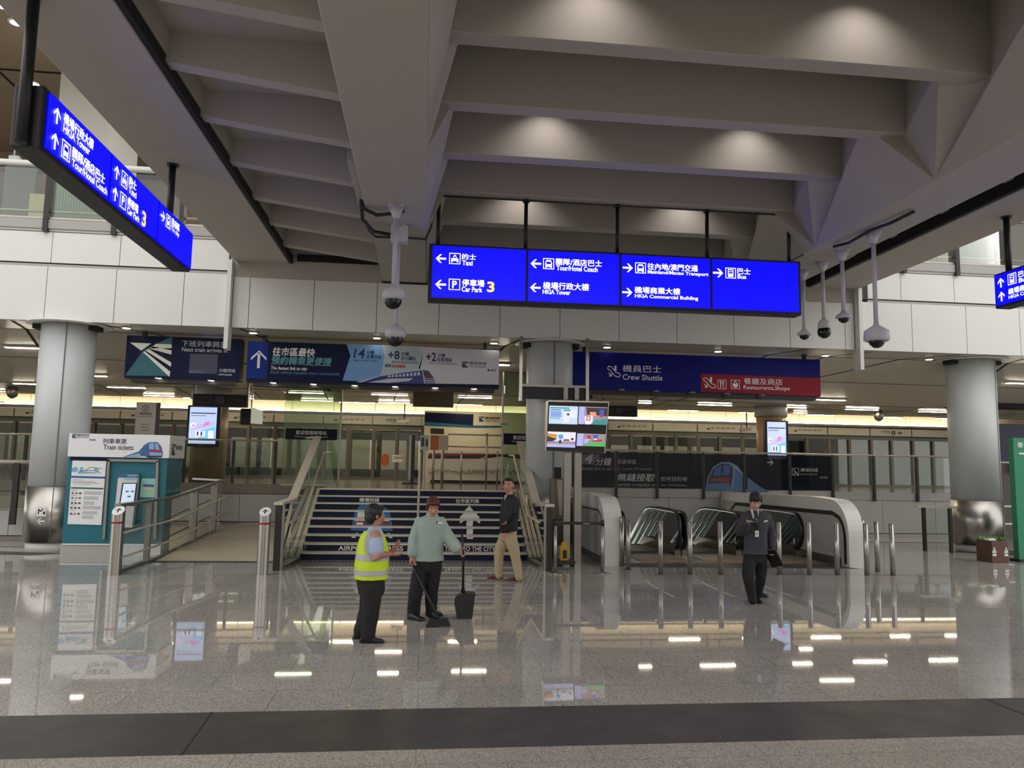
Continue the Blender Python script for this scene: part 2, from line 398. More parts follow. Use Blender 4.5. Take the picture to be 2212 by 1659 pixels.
# bulkhead over the fascia, between the beam ends
b = MB(); b.box(-4.36, 10.34, YF+.02, YF+.25, 6.08, 8.1, BEAM); struct('wall_bulkhead', b)
b = MB(); b.box(-1.08, -.06, YF-.03, YF+.04, 6.08, 6.14, BLACK); b.box(7.2, 8.2, YF-.03, YF+.04, 6.08, 6.14, BLACK); b.box(-3.0, -1.2, YF-.02, YF+.03, 6.5, 6.66, BLACK); struct('trim_5', b)

b = MB(); b.box(-42, 42, -14.3, -14, 0, 12, mat('arrivals_wall', (150, 144, 136), .7)); struct('wall_behind', b)
# the ribbed ceiling: four long beams, coffer slab, cross ribs
YB0 = 2.6
def beam(name, x0, x1, z, y1=YF+.02):
    b = MB(); b.box(x0, x1, YB0-8, y1, z, 8.6, BEAM, .02, 2); return struct(name, b)
beam('ceiling_beam_left', -4.33, -3.16, ZS); beam('ceiling_beam_right', 9.22, 10.42, ZS)
b = MB(); b.box(-1.1, -.077, YB0-8, 13.75, ZSB, 8.6, BEAM, .02, 2); b.box(-1.06, -.09, 13.74, YF+.02, ZSB-.03, 8.6, BEAM2); struct('ceiling_beam_centre', b)
b = MB(); b.box(7.17, 8.19, YB0-8, 13.75, ZSB, 8.6, BEAM, .02, 2); b.box(7.2, 8.16, 13.74, YF+.02, ZSB-.03, 8.6, BEAM2); struct('ceiling_beam_inner', b)
b = MB(); b.box(-4.3, 10.4, YB0-8, YF+.3, 8.02, 8.7, BEAM2); struct('ceiling', b)
RY = [8.3+1.71*i for i in range(-5, 6)]     # deep ribs of the wide bay
RZ = 6.9
for i, y in enumerate(RY):
    b = MB(); b.box(-.08, 7.19, y, y+.27, RZ, 8.05, BEAM2, .01, 1); struct('ceiling_rib', b)
# folded haunches along the two beams of the wide bay
b = MB()
for xe, xt, xa in ((7.172, 6.9, 6.36), (-.079, .04, .3)):
    T = [Vector((xt, y+.13, RZ)) for y in RY]; A = [Vector((xa, y+.27, RZ+.22)) for y in RY]
    E = {i: Vector((xe, RY[i]+1.55, ZSB+.01)) for i in range(1, len(RY), 2)}
    for i in range(1, len(RY)-1):
        if i % 2:
            b.poly([A[i], T[i], E[i]], BEAM); b.poly([A[i], E[i], T[i+1]], BEAM)
        else:
            e0, e1 = E[i-1], E.get(i+1, Vector((xe, YF, ZSB+.01)))
            b.poly([A[i], T[i], e0], BEAM); b.poly([A[i], e0, e1], BEAM); b.poly([A[i], e1, T[i+1]], BEAM)
        b.poly([T[i+1], A[i], (xa, RY[i]+.27, 8.05), (xt, RY[i+1], 8.05)], BEAM2)
struct('ceiling_haunch', b, )
# slanting ribs of the narrow bay: each falls towards the centre beam
b0 = None
SY = [8.73-1.47*i for i in range(1, 5)][::-1]+[8.73, 10.11, 11.64, 13.2, 14.62, 16.1]
for i, y in enumerate(SY):
    b = MB(); w = .2
    a = [(-3.17, 6.53), (-1.09, 6.27), (-1.09, 8.05), (-3.17, 8.05)]
    b.prism(Frame((0, y+w, 0)), a, 0, w, BEAM2); struct('ceiling_rib_slanted', b)
b = MB()
for i in range(len(SY)-1): b.box(-3.1, -3.05, SY[i]+.2, SY[i+1]+.22, 6.6, 6.9, BEAM2)
b.box(-3.17, -1.08, YB0-8, 16.9, 6.89, 6.95, BEAM2)
b.box(-3.16, -3.09, YB0-8, YF, 6.44, 6.62, GAPM)
struct('trim_6', b)
# short rib ends in the gap beside the right beam
b = MB()
for i in range(-4, 7):
    y = 9.2+1.5*i
    b.box(8.15, 9.24, y, y+.2, 6.62, 8.05, BEAM2)
b.box(9.14, 9.22, YB0-8, YF, 6.44, 6.7, GAPM)
struct('ceiling_rib_short', b)

# ---------------------------------------------------------------- the low station ceiling behind the fascia
CEIL = [(17.4, 4.93), (18.6, 4.93), (22.8, 4.07), (25.6, 4.03)]
def zc(y):
    for (a, za), (c, zd) in zip(CEIL, CEIL[1:]):
        if y <= c: return za+(zd-za)*(y-a)/(c-a)
    return 5.6
LOWC = mat('station_ceiling', (208, 202, 190), 0.3, 0.05, var=0.04, scale=.7)
b = MB()
for x0, x1 in ((-40, 40),):
    for (a, za), (c, zd) in zip(CEIL, CEIL[1:]): b.poly([(x0, a, za), (x1, a, za), (x1, c, zd), (x0, c, zd)], LOWC)
    b.box(x0, x1, 25.6, 25.75, 4.02, 5.6, LOWC)
b.box(-40, 40, 17.4, 31.2, 5.6, 5.7, LOWC)
struct('ceiling_low', b)
b = MB()
def cl(p, q, w):
    p = Vector((p[0], p[1], zc(p[1])-.004)); q = Vector((q[0], q[1], zc(q[1])-.004)); n = (q-p).cross(Vector((0, 0, 1))).normalized()*w/2
    b.poly([p+n, p-n, q-n, q+n], GAPM)
for x, dx in ((-9.0, -1.2), (-7.3, 4.5), (-4.2, 1.4), (2.2, -1.5), (3.6, 1.4), (9.2, -2.4), (10.9, -3.2), (13.2, -4.4), (15.1, 1.5)):
    cl((x, 17.5), (x+dx*.2, 18.6), .07); cl((x+dx*.2, 18.6), (x+dx, 22.8), .07)
for y in (18.6, 20.6, 22.8, 24.2): cl((-30, y), (34, y), .05)
for k in range(26): cl((-24+k*2.1, 22.8), (-24.4+k*2.12, 25.6), .04)
struct('trim_7', b)

# far wall above the platform doors, lit by a cove strip
WARM = mat('warm_wall_panel', (236, 222, 190), 0.6, var=0.02)
b = MB(); b.box(-40, 40, 30.6, 30.8, 3.9, 5.6, GAPM)
for i in range(44): b.box(-34+i*1.6+.008, -34+(i+1)*1.6-.008, 30.55, 30.62, 3.86, 5.5, WARM)
struct('wall_back', b)
b = MB(); b.box(-40, 40, 33.4, 33.6, -.2, 4.8, mat('tunnel_wall', (176, 168, 150), 0.6)); struct('wall_tunnel', b)
b = MB(); b.box(-40, 40, 31.2, 33.5, -.3, -.2, GAPM); struct('floor_track', b)
b = MB(); b.box(-42, -40, 17.3, 33, 0, 6, GREYP); b.box(40, 42, 17.3, 33, 0, 6, GREYP); struct('wall_station_ends', b)
COVE = mat('cove_lamp', (255, 242, 218), emit=9.0)
b = MB(); b.box(-36, 36, 30.12, 30.55, 3.86, 3.9, GREYP); b.box(-36, 36, 30.1, 30.14, 3.86, 3.95, GREYP); struct('trim_8', b)
for yy, zz in ((26.6, 4.2), (28.0, 4.22), (29.2, 4.28)):
    r = thing('ceiling_track', (0, yy, zz), 'long thin dark rail hung under the station ceiling before the cream back wall', 'rail', 'ceiling rails')
    b = MB(); b.box(-30, 34, yy-.03, yy+.03, zz, zz+.05, DARK); b.build('rail', r)
    for k in range(24):
        b = MB(); x = -28+k*2.6; b.box(x-.02, x+.02, yy-.02, yy+.02, zz+.05, zc(yy), DARK); b.build('hanger', r)

# ---------------------------------------------------------------- gallery beyond the fascia (upper level, both sides)
TAN = mat('gallery_ceiling', (170, 152, 128), 0.6, var=0.08, scale=.5)
CONC = mat('gallery_wall', (150, 132, 110), 0.8, var=0.14, scale=.9)
b = MB(); b.box(-30, -4.4, 17.4, 27, 7.0, 7.2, GREYP); b.box(10.5, 34, 17.4, 27, 7.0, 7.2, GREYP); struct('floor_gallery', b)
b = MB(); b.box(-30, -4.4, 26.5, 26.7, 7.2, 12.4, CONC); b.box(10.5, 34, 25, 25.2, 7.2, 12.4, CONC)
b.box(-30, -9, 26.38, 26.5, 11.5, 11.9, GAPM)
struct('wall_gallery_back', b)
b = MB(); b.box(-30, -4.4, 15.5, 27, 12.2, 12.4, TAN); b.box(10.5, 34, 15.5, 27, 12.2, 12.4, TAN)
for y in (17.6, 20.6): b.box(-30, -4.4, y, y+.08, 12.185, 12.2, GAPM)
for x in (-11.6, -9.2): b.box(x, x+.06, 15.5, 27, 12.185, 12.2, GAPM)
struct('ceiling_gallery', b)
# ================================================================== SIGNS, SCREENS, LAMPS
def FY(Y): return Frame((0, Y, 0))
def pY(Y): return lambda px, py: ((lambda v: (v.x, v.z))(atY(px, py, Y)))
def PT(b, fr, P, s, xl, yt, xr, yb, m, bold=0.0, shear=0.0, d=.004):
    """lettering in a pixel box measured at its left end"""
    x0, z0 = P(xl, yb); x1 = P(xr, yb)[0]; z1 = P(xl, yt)[1]
    b.text(fr, s, x0, z0, x1, z1, d, m, bold, shear)
def PP(b, fr, P, pts, m, d=.003): b.flat(fr, [P(*q) for q in pts], d, m)
def arrow(b, fr, cx, cy, L, ang, m, d=.004, w=None):
    w = w or L*.19; ca, sa = math.cos(ang), math.sin(ang)
    def t(x, y): return (cx+x*ca-y*sa, cy+x*sa+y*ca)
    h = L*.42; k = w*.72
    b.flat(fr, [t(-L/2, -w/2), t(L/2-w*.9, -w/2), t(L/2-w*.9, w/2), t(-L/2, w/2)], d, m)
    for s in (1, -1):
        b.flat(fr, [t(L/2, 0), t(L/2-h, s*h), t(L/2-h-k*1.35, s*h), t(L/2-k*1.5, 0)][::s], d, m)
def icon(b, fr, x, y, s, kind, m, bgm, d=.004):
    t = s*.07
    if kind != 'bare': b.ring(fr, x, y, x+s, y+s, t, d, m)
    X = lambda a: x+a*s
    Y = lambda a: y+a*s
    R = lambda a, c, e, f, q=d, mm=m: b.rect(fr, X(a), Y(c), X(e), Y(f), q, mm)
    if kind == 'taxi':
        R(.4, .76, .6, .84); b.flat(fr, [(X(.3), Y(.5)), (X(.7), Y(.5)), (X(.62), Y(.72)), (X(.38), Y(.72))], d, m); R(.18, .28, .82, .52)
        R(.18, .16, .32, .3); R(.68, .16, .82, .3); b.flat(fr, [(X(.36), Y(.54)), (X(.64), Y(.54)), (X(.59), Y(.67)), (X(.41), Y(.67))], d+.001, bgm)
    elif kind == 'coach':
        b.flat(fr, [(X(.2), Y(.2)), (X(.8), Y(.2)), (X(.8), Y(.6)), (X(.7), Y(.84)), (X(.3), Y(.84)), (X(.2), Y(.6))], d, m); R(.2, .12, .34, .22); R(.66, .12, .8, .22)
        R(.29, .46, .71, .68, d+.001, bgm)
    elif kind == 'bus':
        R(.24, .14, .76, .86); R(.31, .66, .69, .78, d+.001, bgm); R(.31, .46, .69, .6, d+.001, bgm)
    elif kind == 'train':
        b.flat(fr, [(X(.26), Y(.26)), (X(.74), Y(.26)), (X(.78), Y(.7)), (X(.64), Y(.86)), (X(.36), Y(.86)), (X(.22), Y(.7))], d, m); R(.32, .52, .68, .7, d+.001, bgm)
        b.line(fr, [(X(.3), Y(.26)), (X(.2), Y(.1))], t, d, m); b.line(fr, [(X(.7), Y(.26)), (X(.8), Y(.1))], t, d, m)
    elif kind == 'P': b.text(fr, 'P', X(.3), Y(.17), X(.72), Y(.83), d, m, .03)
SIGNBLUE = mat('lit_blue_face', (0, 0, 255), 0.4, emit=0.86, ecol=(0, 0, 250))
SIGNW = mat('lit_white_letters', (255, 255, 255), 0.4, emit=1.1)
SIGNY = mat('lit_yellow_number', (255, 226, 90), 0.4, emit=1.1)
SIGNK = mat('sign_case', (30, 29, 28), 0.5)

# --- main hanging direction sign, four lit panels
SYY = 13.55
root = thing('direction_sign', (3.5, SYY, 4.92), 'long blue lit direction sign hanging on five black rods over the hall, four panels', 'sign')
b = MB(); b.box(-.03, 7.03, SYY, SYY+.28, 4.9, 5.95, SIGNK, .02); b.build('sign_case', root)
P = pY(SYY-.02); fr = FY(SYY-.02)
rows = [[('l', 'taxi', '的士', 'Taxi', (941, 547, 964), 970, (998, 548, 1028, 560), (998, 562, 1021, 573)), ('l', 'P', '停車場', 'Car Park', (940, 603, 964), 969, (998, 603, 1046, 618), (997, 619, 1042, 630))],
        [('l', 'coach', '團隊/酒店巴士', 'Tour/Hotel Coach', (1146, 558, 1169), 1173, (1201, 558, 1300, 572), (1202, 573, 1291, 584)), ('l', None, '機場行政大樓', 'HKIA Tower', (1145, 610, 1168), 0, (1173, 609, 1272, 624), (1172, 625, 1232, 635))],
        [('r', 'coach', '往內地/澳門交通', 'Mainland/Macao Transport', (1345, 567, 1367), 1372, (1399, 568, 1507, 582), (1399, 583, 1530, 593)), ('r', None, '機場商業大樓', 'HKIA Commercial Building', (1344, 620, 1366), 0, (1371, 619, 1469, 633), (1371, 635, 1508, 645))],
        [('r', 'bus', '巴士', 'Bus', (1540, 578, 1562), 1567, (1593, 579, 1621, 592), (1593, 593, 1612, 602))]]
for k in range(4):
    x0, x1 = .035+k*1.745, .035+(k+1)*1.745-.045
    b = MB(); b.box(x0, x1, SYY-.015, SYY+.02, 4.955, 5.905, SIGNBLUE); pan = b.build('lit_panel', root)
    for dr, ic, zh, en, ar, ix, tz, te in rows[k]:
        b = MB()
        ax0, az = P(ar[0], ar[1]+11); ax1 = P(ar[2], ar[1])[0]
        arrow(b, fr, (ax0+ax1)/2, az, (ax1-ax0), math.pi if dr == 'l' else 0, SIGNW)
        if ic:
            q = P(ix, ar[1]+23); icon(b, fr, q[0], q[1], .205, ic, SIGNW, SIGNBLUE)
        PT(b, fr, P, zh, *tz, SIGNW, .02); PT(b, fr, P, en, *te, SIGNW, .025); b.build('lettering', pan)
    if k == 0:
        b = MB(); PT(b, fr, P, '3', 1052, 608, 1068, 631, SIGNY, .03); b.build('number', pan)
for px, py in ((949, 412), (1137, 424), (1334, 436), (1527, 449), (1703, 461)):
    x = atY(px, py, SYY+.12).x
    b = MB(); b.cyl((x, SYY+.13, 5.93), (x, SYY+.13, 6.9), .035, BLACK, 12); b.cyl((x, SYY+.13, 6.86), (x, SYY+.13, 6.9), .07, BLACK, 12); b.build('hanger_rod', root)

# --- left hanging sign seen edge-on
root = thing('direction_sign', (-3.8, 10, 4.95), 'blue lit direction sign under the left beam, running away towards the gallery', 'sign')
XL = -3.76; P = lambda px, py: ((lambda v: (v.y, v.z))(atX(px, py, XL+.012))); fr = Frame((XL+.012, 0, 0), (0, 1, 0))
b = MB(); b.box(XL-.3, XL-.02, 7.56, 12.36, 4.93, 5.57, SIGNK, .02); b.build('sign_case', root)
seg = [(7.64, 9.1), (9.14, 10.72), (10.76, 12.3)]
ln = [[('機場行政大樓', 'HKIA Tower', None, 'u'), ('團隊/酒店巴士', 'Tour/Hotel Coach', 'coach', 'u')], [('的士', 'Taxi', 'taxi', 'u'), ('停車場', 'Car Park', 'P', 'u')], [('往市區', 'To city', 'train', 'r')]]
for k, (y0, y1) in enumerate(seg):
    b = MB(); b.box(XL-.03, XL+.006, y0, y1, 4.975, 5.53, SIGNBLUE); pan = b.build('lit_panel', root)
    for j, (zh, en, ic, dr) in enumerate(ln[k]):
        b = MB()
        zt = 5.47-j*.265 if True else 0
        arrow(b, fr, y0+.13, zt-.11, .17, math.pi/2 if dr == 'u' else 0, SIGNW)
        xx = y0+.27
        if ic: icon(b, fr, xx, zt-.205, .19, ic, SIGNW, SIGNBLUE); xx += .235
        n = len(zh); w = .118*n*(1.0 if k < 2 or n < 4 else 1); we = {0: .62, 1: .3, 2: .34}[k] if not ic else {'coach': .9, 'taxi': .26, 'P': .42, 'train': .36}[ic]
        b.text(fr, zh, xx, zt-.115, xx+w*.98, zt, .004, SIGNW, .02); b.text(fr, en, xx, zt-.21, xx+we, zt-.125, .004, SIGNW, .025)
        b.build('lettering', pan)
    if k == 1:
        b = MB(); b.text(fr, '3', y0+1.0, 4.995, y0+1.14, 5.2, .004, SIGNY, .03); b.build('number', pan)
for y in (11.77,):
    b = MB(); b.cyl((XL-.16, y-.1, 5.5), (XL-.16, y-.1, ZS), .05, BLACK, 14); b.cyl((XL-.16, y-.1, ZS-.03), (XL-.16, y-.1, ZS), .085, BLACK, 14); b.build('hanger_rod', root)
b = MB(); b.cyl((XL-.16, 7.5, 4.95), (XL-.16, 7.5, ZS), .055, BLACK, 16); b.build('hanger_rod', root)

# --- right hanging sign, mostly out of the frame
root = thing('direction_sign', (9.85, 10.2, 4.84), 'blue lit direction sign under the right beam, only its far end in view', 'sign')
XR = 9.76; fr = Frame((XR-.012, 0, 0), (0, -1, 0))
b = MB(); b.box(XR+.02, XR+.3, 7.3, 12.03, 4.82, 5.43, SIGNK, .02); b.build('sign_case', root)
b = MB(); b.box(XR-.006, XR+.03, 10.5, 11.97, 4.86, 5.39, SIGNBLUE); b.box(XR-.006, XR+.03, 7.4, 10.45, 4.86, 5.39, SIGNBLUE); pan = b.build('lit_panel', root)
u0 = -11.97
for j, (zh, en, ic) in enumerate((('巴士', 'Bus', 'bus'), ('機場商業大樓', 'HKIA Commercial Building', None))):
    b = MB(); zt = 5.33-j*.24; arrow(b, fr, u0+.14, zt-.09, .17, math.pi/2, SIGNW); xx = u0+.3
    if ic: icon(b, fr, xx, zt-.18, .19, ic, SIGNW, SIGNBLUE); xx += .24
    b.text(fr, zh, xx, zt-.1, xx+.12*len(zh), zt, .004, SIGNW, .02); b.text(fr, en, xx, zt-.19, xx+(.2 if ic else 1.1), zt-.115, .004, SIGNW, .025)
    b.build('lettering', pan)
for y in (11.84, 8.0):
    b = MB(); b.cyl((XR+.16, y, 5.4), (XR+.16, y, ZS), .05, BLACK, 14); b.cyl((XR+.16, y, ZS-.03), (XR+.16, y, ZS), .085, BLACK, 14); b.build('hanger_rod', root)

# --- banner light boxes under the station soffit
BY = 18.2
def banner(px, label, face, depth=.3):
    """px = corner pixels tl,tr,br,bl of the face"""
    q = [atY(x, y, BY) for x, y in px]; x0 = (q[0].x+q[3].x)/2; x1 = (q[1].x+q[2].x)/2; z1 = (q[0].z+q[1].z)/2; z0 = (q[2].z+q[3].z)/2
    r = thing('banner_sign', ((x0+x1)/2, BY, z0), label, 'sign')
    b = MB(); b.box(x0, x1, BY+.01, BY+depth, z0-.02, z1, SIGNK); b.box(x0+.15, x1-.1, BY+.03, BY+depth, z0-.11, z0-.02, SIGNK); b.box(x0+.3, x0+.38, BY+.1, BY+.18, z1, zc(BY), BLACK); b.box(x1-.38, x1-.3, BY+.1, BY+.18, z1, zc(BY), BLACK); b.build('sign_case', r)
    b = MB(); b.box(x0, x1, BY-.012, BY+.012, z0, z1, face); f = b.build('face', r); return r, f, x0, x1, z0, z1
SPOTM = mat('lamp_face', (255, 246, 226), emit=11.0)
def strip_lamps(r, xs, ys, zoff=0):
    for px, py in zip(xs, ys):
        c = atY(px, py, BY-.06)
        b = MB(); b.lathe([(.0, 0), (.075, 0), (.09, .02), (.05, .05), (.0, .05)][1:4], c, BLACK, 16); b.disc(Frame((c.x, c.y, c.z-.003), (1, 0, 0), (0, 1, 0)), 0, 0, .072, 0, SPOTM, 16); b.build('spot_lamp', r)
NAVY = mat('navy_print', (16, 25, 60), 0.45, var=.02, spec=.15); TEAL = mat('teal_print', (28, 98, 112), 0.4, var=.02); CREAM = mat('cream_print', (226, 230, 214), 0.5, var=0)
P = pY(BY-.012); fr = FY(BY-.012)
def ax_logo(b, fr, x, y, s, dark, lite, green, d=.003):
    """square airport line logo: four rays fanning from a vanishing point"""
    b.rect(fr, x, y, x+s, y+s, d, dark); b.flat(fr, [(x, y), (x+s*.95, y), (x+s*.42, y+s*.5)], d+.0006, green); 
    b.flat(fr, [(x+s*.1, y+s*.84), (x+s*.52, y+s*.84), (x+s*.3, y+s*.64)], d+.001, lite)
    for a0, a1, e0, e1 in ((.62, .82, .84, .72), (.5, .74, .68, .52), (.46, .68, .46, .28), (.4, .58, .2, .02)):
        b.flat(fr, [(x+s*.5, y+s*(.6+.1*(e0-.4))), (x+s*.46, y+s*(.56+.1*(e0-.4))), (x+s, y+s*e1), (x+s, y+s*e0)], d+.001, lite)
r, f, *_ = banner([(275, 722), (522, 735), (518, 824), (269, 812)], 'dark banner with white railway ray emblem reading Next train arrives in', NAVY)
b = MB()
PP(b, fr, P, [(270, 811), (309, 758), (366, 812.5)], TEAL, .002); PP(b, fr, P, [(310, 756), (372, 727), (371, 752)], TEAL, .002)
PP(b, fr, P, [(281, 740), (327, 742), (305, 757.5)], CREAM); PP(b, fr, P, [(325, 752.5), (337, 742.5), (371, 744), (371, 752)], CREAM); PP(b, fr, P, [(323, 753), (331, 748.5), (371, 757), (370, 766)], CREAM)
PP(b, fr, P, [(314, 757), (321, 754), (370, 783), (369, 792)], CREAM); PP(b, fr, P, [(309, 761), (312, 758), (368, 803), (366, 814)], CREAM)
GREYL = mat('grey_lettering', (190, 192, 196), 0.5, var=0)
PT(b, fr, P, '下班列車將於', 392, 735, 492, 748, GREYL, .01); PT(b, fr, P, 'Next train arrives in', 393, 750, 491, 759, GREYL, .01)
PT(b, fr, P, '分鐘到達', 473, 796, 508, 804, GREYL, .01); PT(b, fr, P, 'minutes', 472, 806, 501, 811, GREYL, .01)
b.build('lettering', f)
b = MB(); b.rect(fr, *P(408, 806), *P(471, 766), .003, mat('dim_display', (66, 66, 92), 0.25)); b.rect(fr, *P(408, 806), *P(440, 800), .004, mat('dim_display_light', (84, 86, 112), 0.25)); b.build('display', f)
strip_lamps(r, (342, 456), (817, 822))

BLUE1 = mat('deep_blue_print', (16, 46, 128), 0.45, var=.1, scale=.8, spec=.15); LB = mat('light_blue_print', (110, 156, 206), 0.4, var=.06, scale=.8); PB = mat('pale_print', (172, 190, 196), 0.4, var=.03); WB = mat('white_print_panel', (204, 204, 212), 0.4, var=.02)
r, f, *_ = banner([(537, 735), (1079, 757), (1077, 837), (531, 824)], 'wide blue and white train banner reading The fastest link to city', NAVY)
b = MB()
PP(b, fr, P, [(537, 737), (580, 739), (576, 818), (532, 817)], BLUE1, .0012)
PP(b, fr, P, [(748, 742.5), (833, 746), (831, 826), (740, 822), (757, 768)], LB, .0015); PP(b, fr, P, [(824, 745), (910, 749), (914, 767), (905, 792), (900, 826), (820, 825), (831, 770)], PB, .002); PP(b, fr, P, [(906, 749), (1079, 757), (1077, 831), (900, 828), (914, 767)], WB, .0025)
x, z = P(559, 776); arrow(b, fr, x, z, .42, math.pi/2, INKW, .004, .06)
PT(b, fr, P, '往市區最快', 589, 750, 680, 768, INKW, .03, .15); PT(b, fr, P, '預約轉乘更便捷', 586, 769, 716, 787, mat('aqua_print', (86, 150, 160), 0.5, var=0), .03, .15)
PT(b, fr, P, 'The fastest link to city', 585, 791, 664, 800, INKW, .02, .2); PT(b, fr, P, 'Book vehicle transfers more conveniently', 584, 800, 734, 809, mat('slate_blue_print', (74, 110, 158), 0.5, var=0), .015, .2)
INKN = mat('navy_ink', (22, 46, 100), 0.5, var=0)
PT(b, fr, P, '14', 763, 753, 788, 773, INKN, .02, .12); PT(b, fr, P, '分鐘', 792, 757, 808, 765, INKN, .02); PT(b, fr, P, '往青衣站', 791, 766, 824, 775, INKN, .02); PT(b, fr, P, '14min to Tsing Yi Station', 763, 776, 817, 781, INKN, .01, .2)
PT(b, fr, P, '+8', 838, 757, 863, 776, INKN, .02); PT(b, fr, P, '分鐘', 867, 760, 883, 768, INKN, .02); PT(b, fr, P, '往九龍站', 866, 769, 898, 778, INKN, .02); PT(b, fr, P, '8min to Kowloon Station', 847, 779, 904, 784, INKN, .01, .2)
PT(b, fr, P, '連接', 831, 786, 845, 793, INKN, .02); PT(b, fr, P, '高速鐵路', 846, 787, 876, 794, mat('red_ink', (196, 60, 52), 0.5, var=0), .02)
PT(b, fr, P, '+2', 920, 761, 942, 780, INKN, .02); PT(b, fr, P, '分鐘', 945, 763, 961, 771, INKN, .02); PT(b, fr, P, '往香港站', 944, 772, 976, 781, INKN, .02); PT(b, fr, P, '2min to Hong Kong Station', 926, 782, 987, 787, INKN, .01, .2)
def ax_mark(b, fr, P, xl, yt, s, ink=INKB, d=.003):
    x, z = P(xl, yt+s); S = P(xl, yt)[1]-z; ax_logo(b, fr, x, z, S, mat('logo_navy', (30, 44, 52), .5, var=0), WB, mat('logo_green', (24, 84, 78), .5, var=0), d)
    PT(b, fr, P, '機場快綫', xl+s*1.15, yt+s*.0, xl+s*4.1, yt+s*.52, ink, .01, .15, d); PT(b, fr, P, 'Airport Express', xl+s*1.15, yt+s*.62, xl+s*4.0, yt+s*1.0, ink, .01, .25, d)
    cx, cz = P(xl+s*4.4, yt+s*1.45); b.disc(fr, cx, cz, S*.2, d, ink, 14, S*.17); PT(b, fr, P, 'MTR', xl+s*4.75, yt+s*1.3, xl+s*5.7, yt+s*1.62, ink, .03, 0, d)
ax_mark(b, fr, P, 998, 781, 13)
b.build('lettering', f)
TB = mat('train_blue', (38, 52, 122), 0.4, var=.05); TW = mat('train_white', (190, 196, 212), 0.4, var=0); TK = mat('train_glass', (22, 28, 40), 0.3, var=0); TR = mat('train_red', (176, 46, 54), 0.4, var=0); TS = mat('train_silver', (112, 140, 176), 0.4, var=0)
b = MB()
PP(b, fr, P, [(770, 826), (820, 811), (870, 802), (905, 797), (918, 797), (930, 802), (938, 815), (940, 829)], TW, .0045); PP(b, fr, P, [(780, 826), (820, 813), (870, 805), (912, 800), (916, 829), (820, 828)], TB, .005)
PP(b, fr, P, [(795, 826), (840, 818), (892, 817), (884, 823), (840, 827)], TW, .0055); PP(b, fr, P, [(913, 799), (925, 801), (934, 812), (937, 818), (917, 816)], TK, .0055); PP(b, fr, P, [(917, 817), (938, 819), (939, 822), (918, 821)], TR, .006); PP(b, fr, P, [(916, 822), (940, 823), (940, 829), (918, 829)], TS, .0055)
for k in range(9): PP(b, fr, P, [(838+k*8, 811-k*.9), (843+k*8, 810.5-k*.9), (843+k*8, 815-k*.5), (838+k*8, 815.5-k*.5)], TW, .006)
b.build('train_picture', f)
strip_lamps(r, (590, 677, 766, 854, 940, 1024), (827, 830, 833, 835.5, 838, 840))

SHB = mat('shuttle_blue', (15, 20, 112), 0.4, var=.1, scale=.6, spec=.15); SHR = mat('shuttle_red', (140, 36, 50), 0.4, var=.05, scale=.6, spec=.15)
r, f, *_ = banner([(1236, 757), (1772, 779), (1771, 857), (1234, 838)], 'dark blue banner with red strip reading Crew Shuttle and Restaurants, Shops', SHB)
b = MB(); PP(b, fr, P, [(1514, 807), (1772, 817), (1771, 856), (1514, 846)], SHR, .002); b.build('red_strip', f)
b = MB()
def esc_icon(xl, yt, w, h):
    q = lambda a, c: P(xl+a*w, yt+c*h)
    b.line(fr, [q(.02, .2), q(.1, .08), q(.28, .12), q(.62, .58), q(.9, .68), q(.98, .84), q(.85, .98), q(.6, .92), q(.18, .4), q(.02, .3), q(.02, .2)], .02, .004, INKW)
    x, z = q(.6, .12); b.disc(fr, x, z, .03, .004, INKW, 10); b.rect(fr, *q(.5, .48), *q(.68, .22), .004, INKW)
    x, z = q(.22, .78); arrow(b, fr, x, z, .12, -math.pi/4, INKW, .004, .025)
esc_icon(1312, 789, 29, 26); PT(b, fr, P, '機員巴士', 1345, 788, 1428, 803, INKW, .008); PT(b, fr, P, 'Crew Shuttle', 1345, 808, 1431, 820, INKW, .008)
esc_icon(1519, 814, 28, 25)
for xx, kd in ((1550, 'fork'), (1579, 'gift')):
    x, z = P(xx, 840); s = .23; b.ring(fr, x, z, x+s, z+s, .014, .004, INKW)
    if kd == 'fork':
        b.rect(fr, x+.07, z+.03, x+.095, z+.2, .004, INKW); b.rect(fr, x+.14, z+.03, x+.16, z+.2, .004, INKW); b.rect(fr, x+.06, z+.14, x+.105, z+.2, .0045, INKW); b.rect(fr, x+.13, z+.11, x+.165, z+.2, .0045, INKW)
    else:
        b.disc(fr, x+s/2, z+.1, .07, .004, INKW, 14); b.disc(fr, x+s/2, z+.17, .035, .004, INKW, 10)
PT(b, fr, P, '餐廳及商店', 1607, 816, 1690, 830, INKW, .008); PT(b, fr, P, 'Restaurants,Shops', 1606, 832, 1706, 843, INKW, .008)
b.build('lettering', f)
OFFL = mat('unlit_lamp', (120, 116, 108), .4)
for px, py in ((1342, 844), (1417, 847), (1495, 850), (1570, 853), (1645, 856)):
    c = atY(px, py, BY-.06); bb = MB(); bb.lathe([(.05, .05), (.09, .02), (.08, 0)], c, OFFL, 16); bb.build('spot_lamp', r)

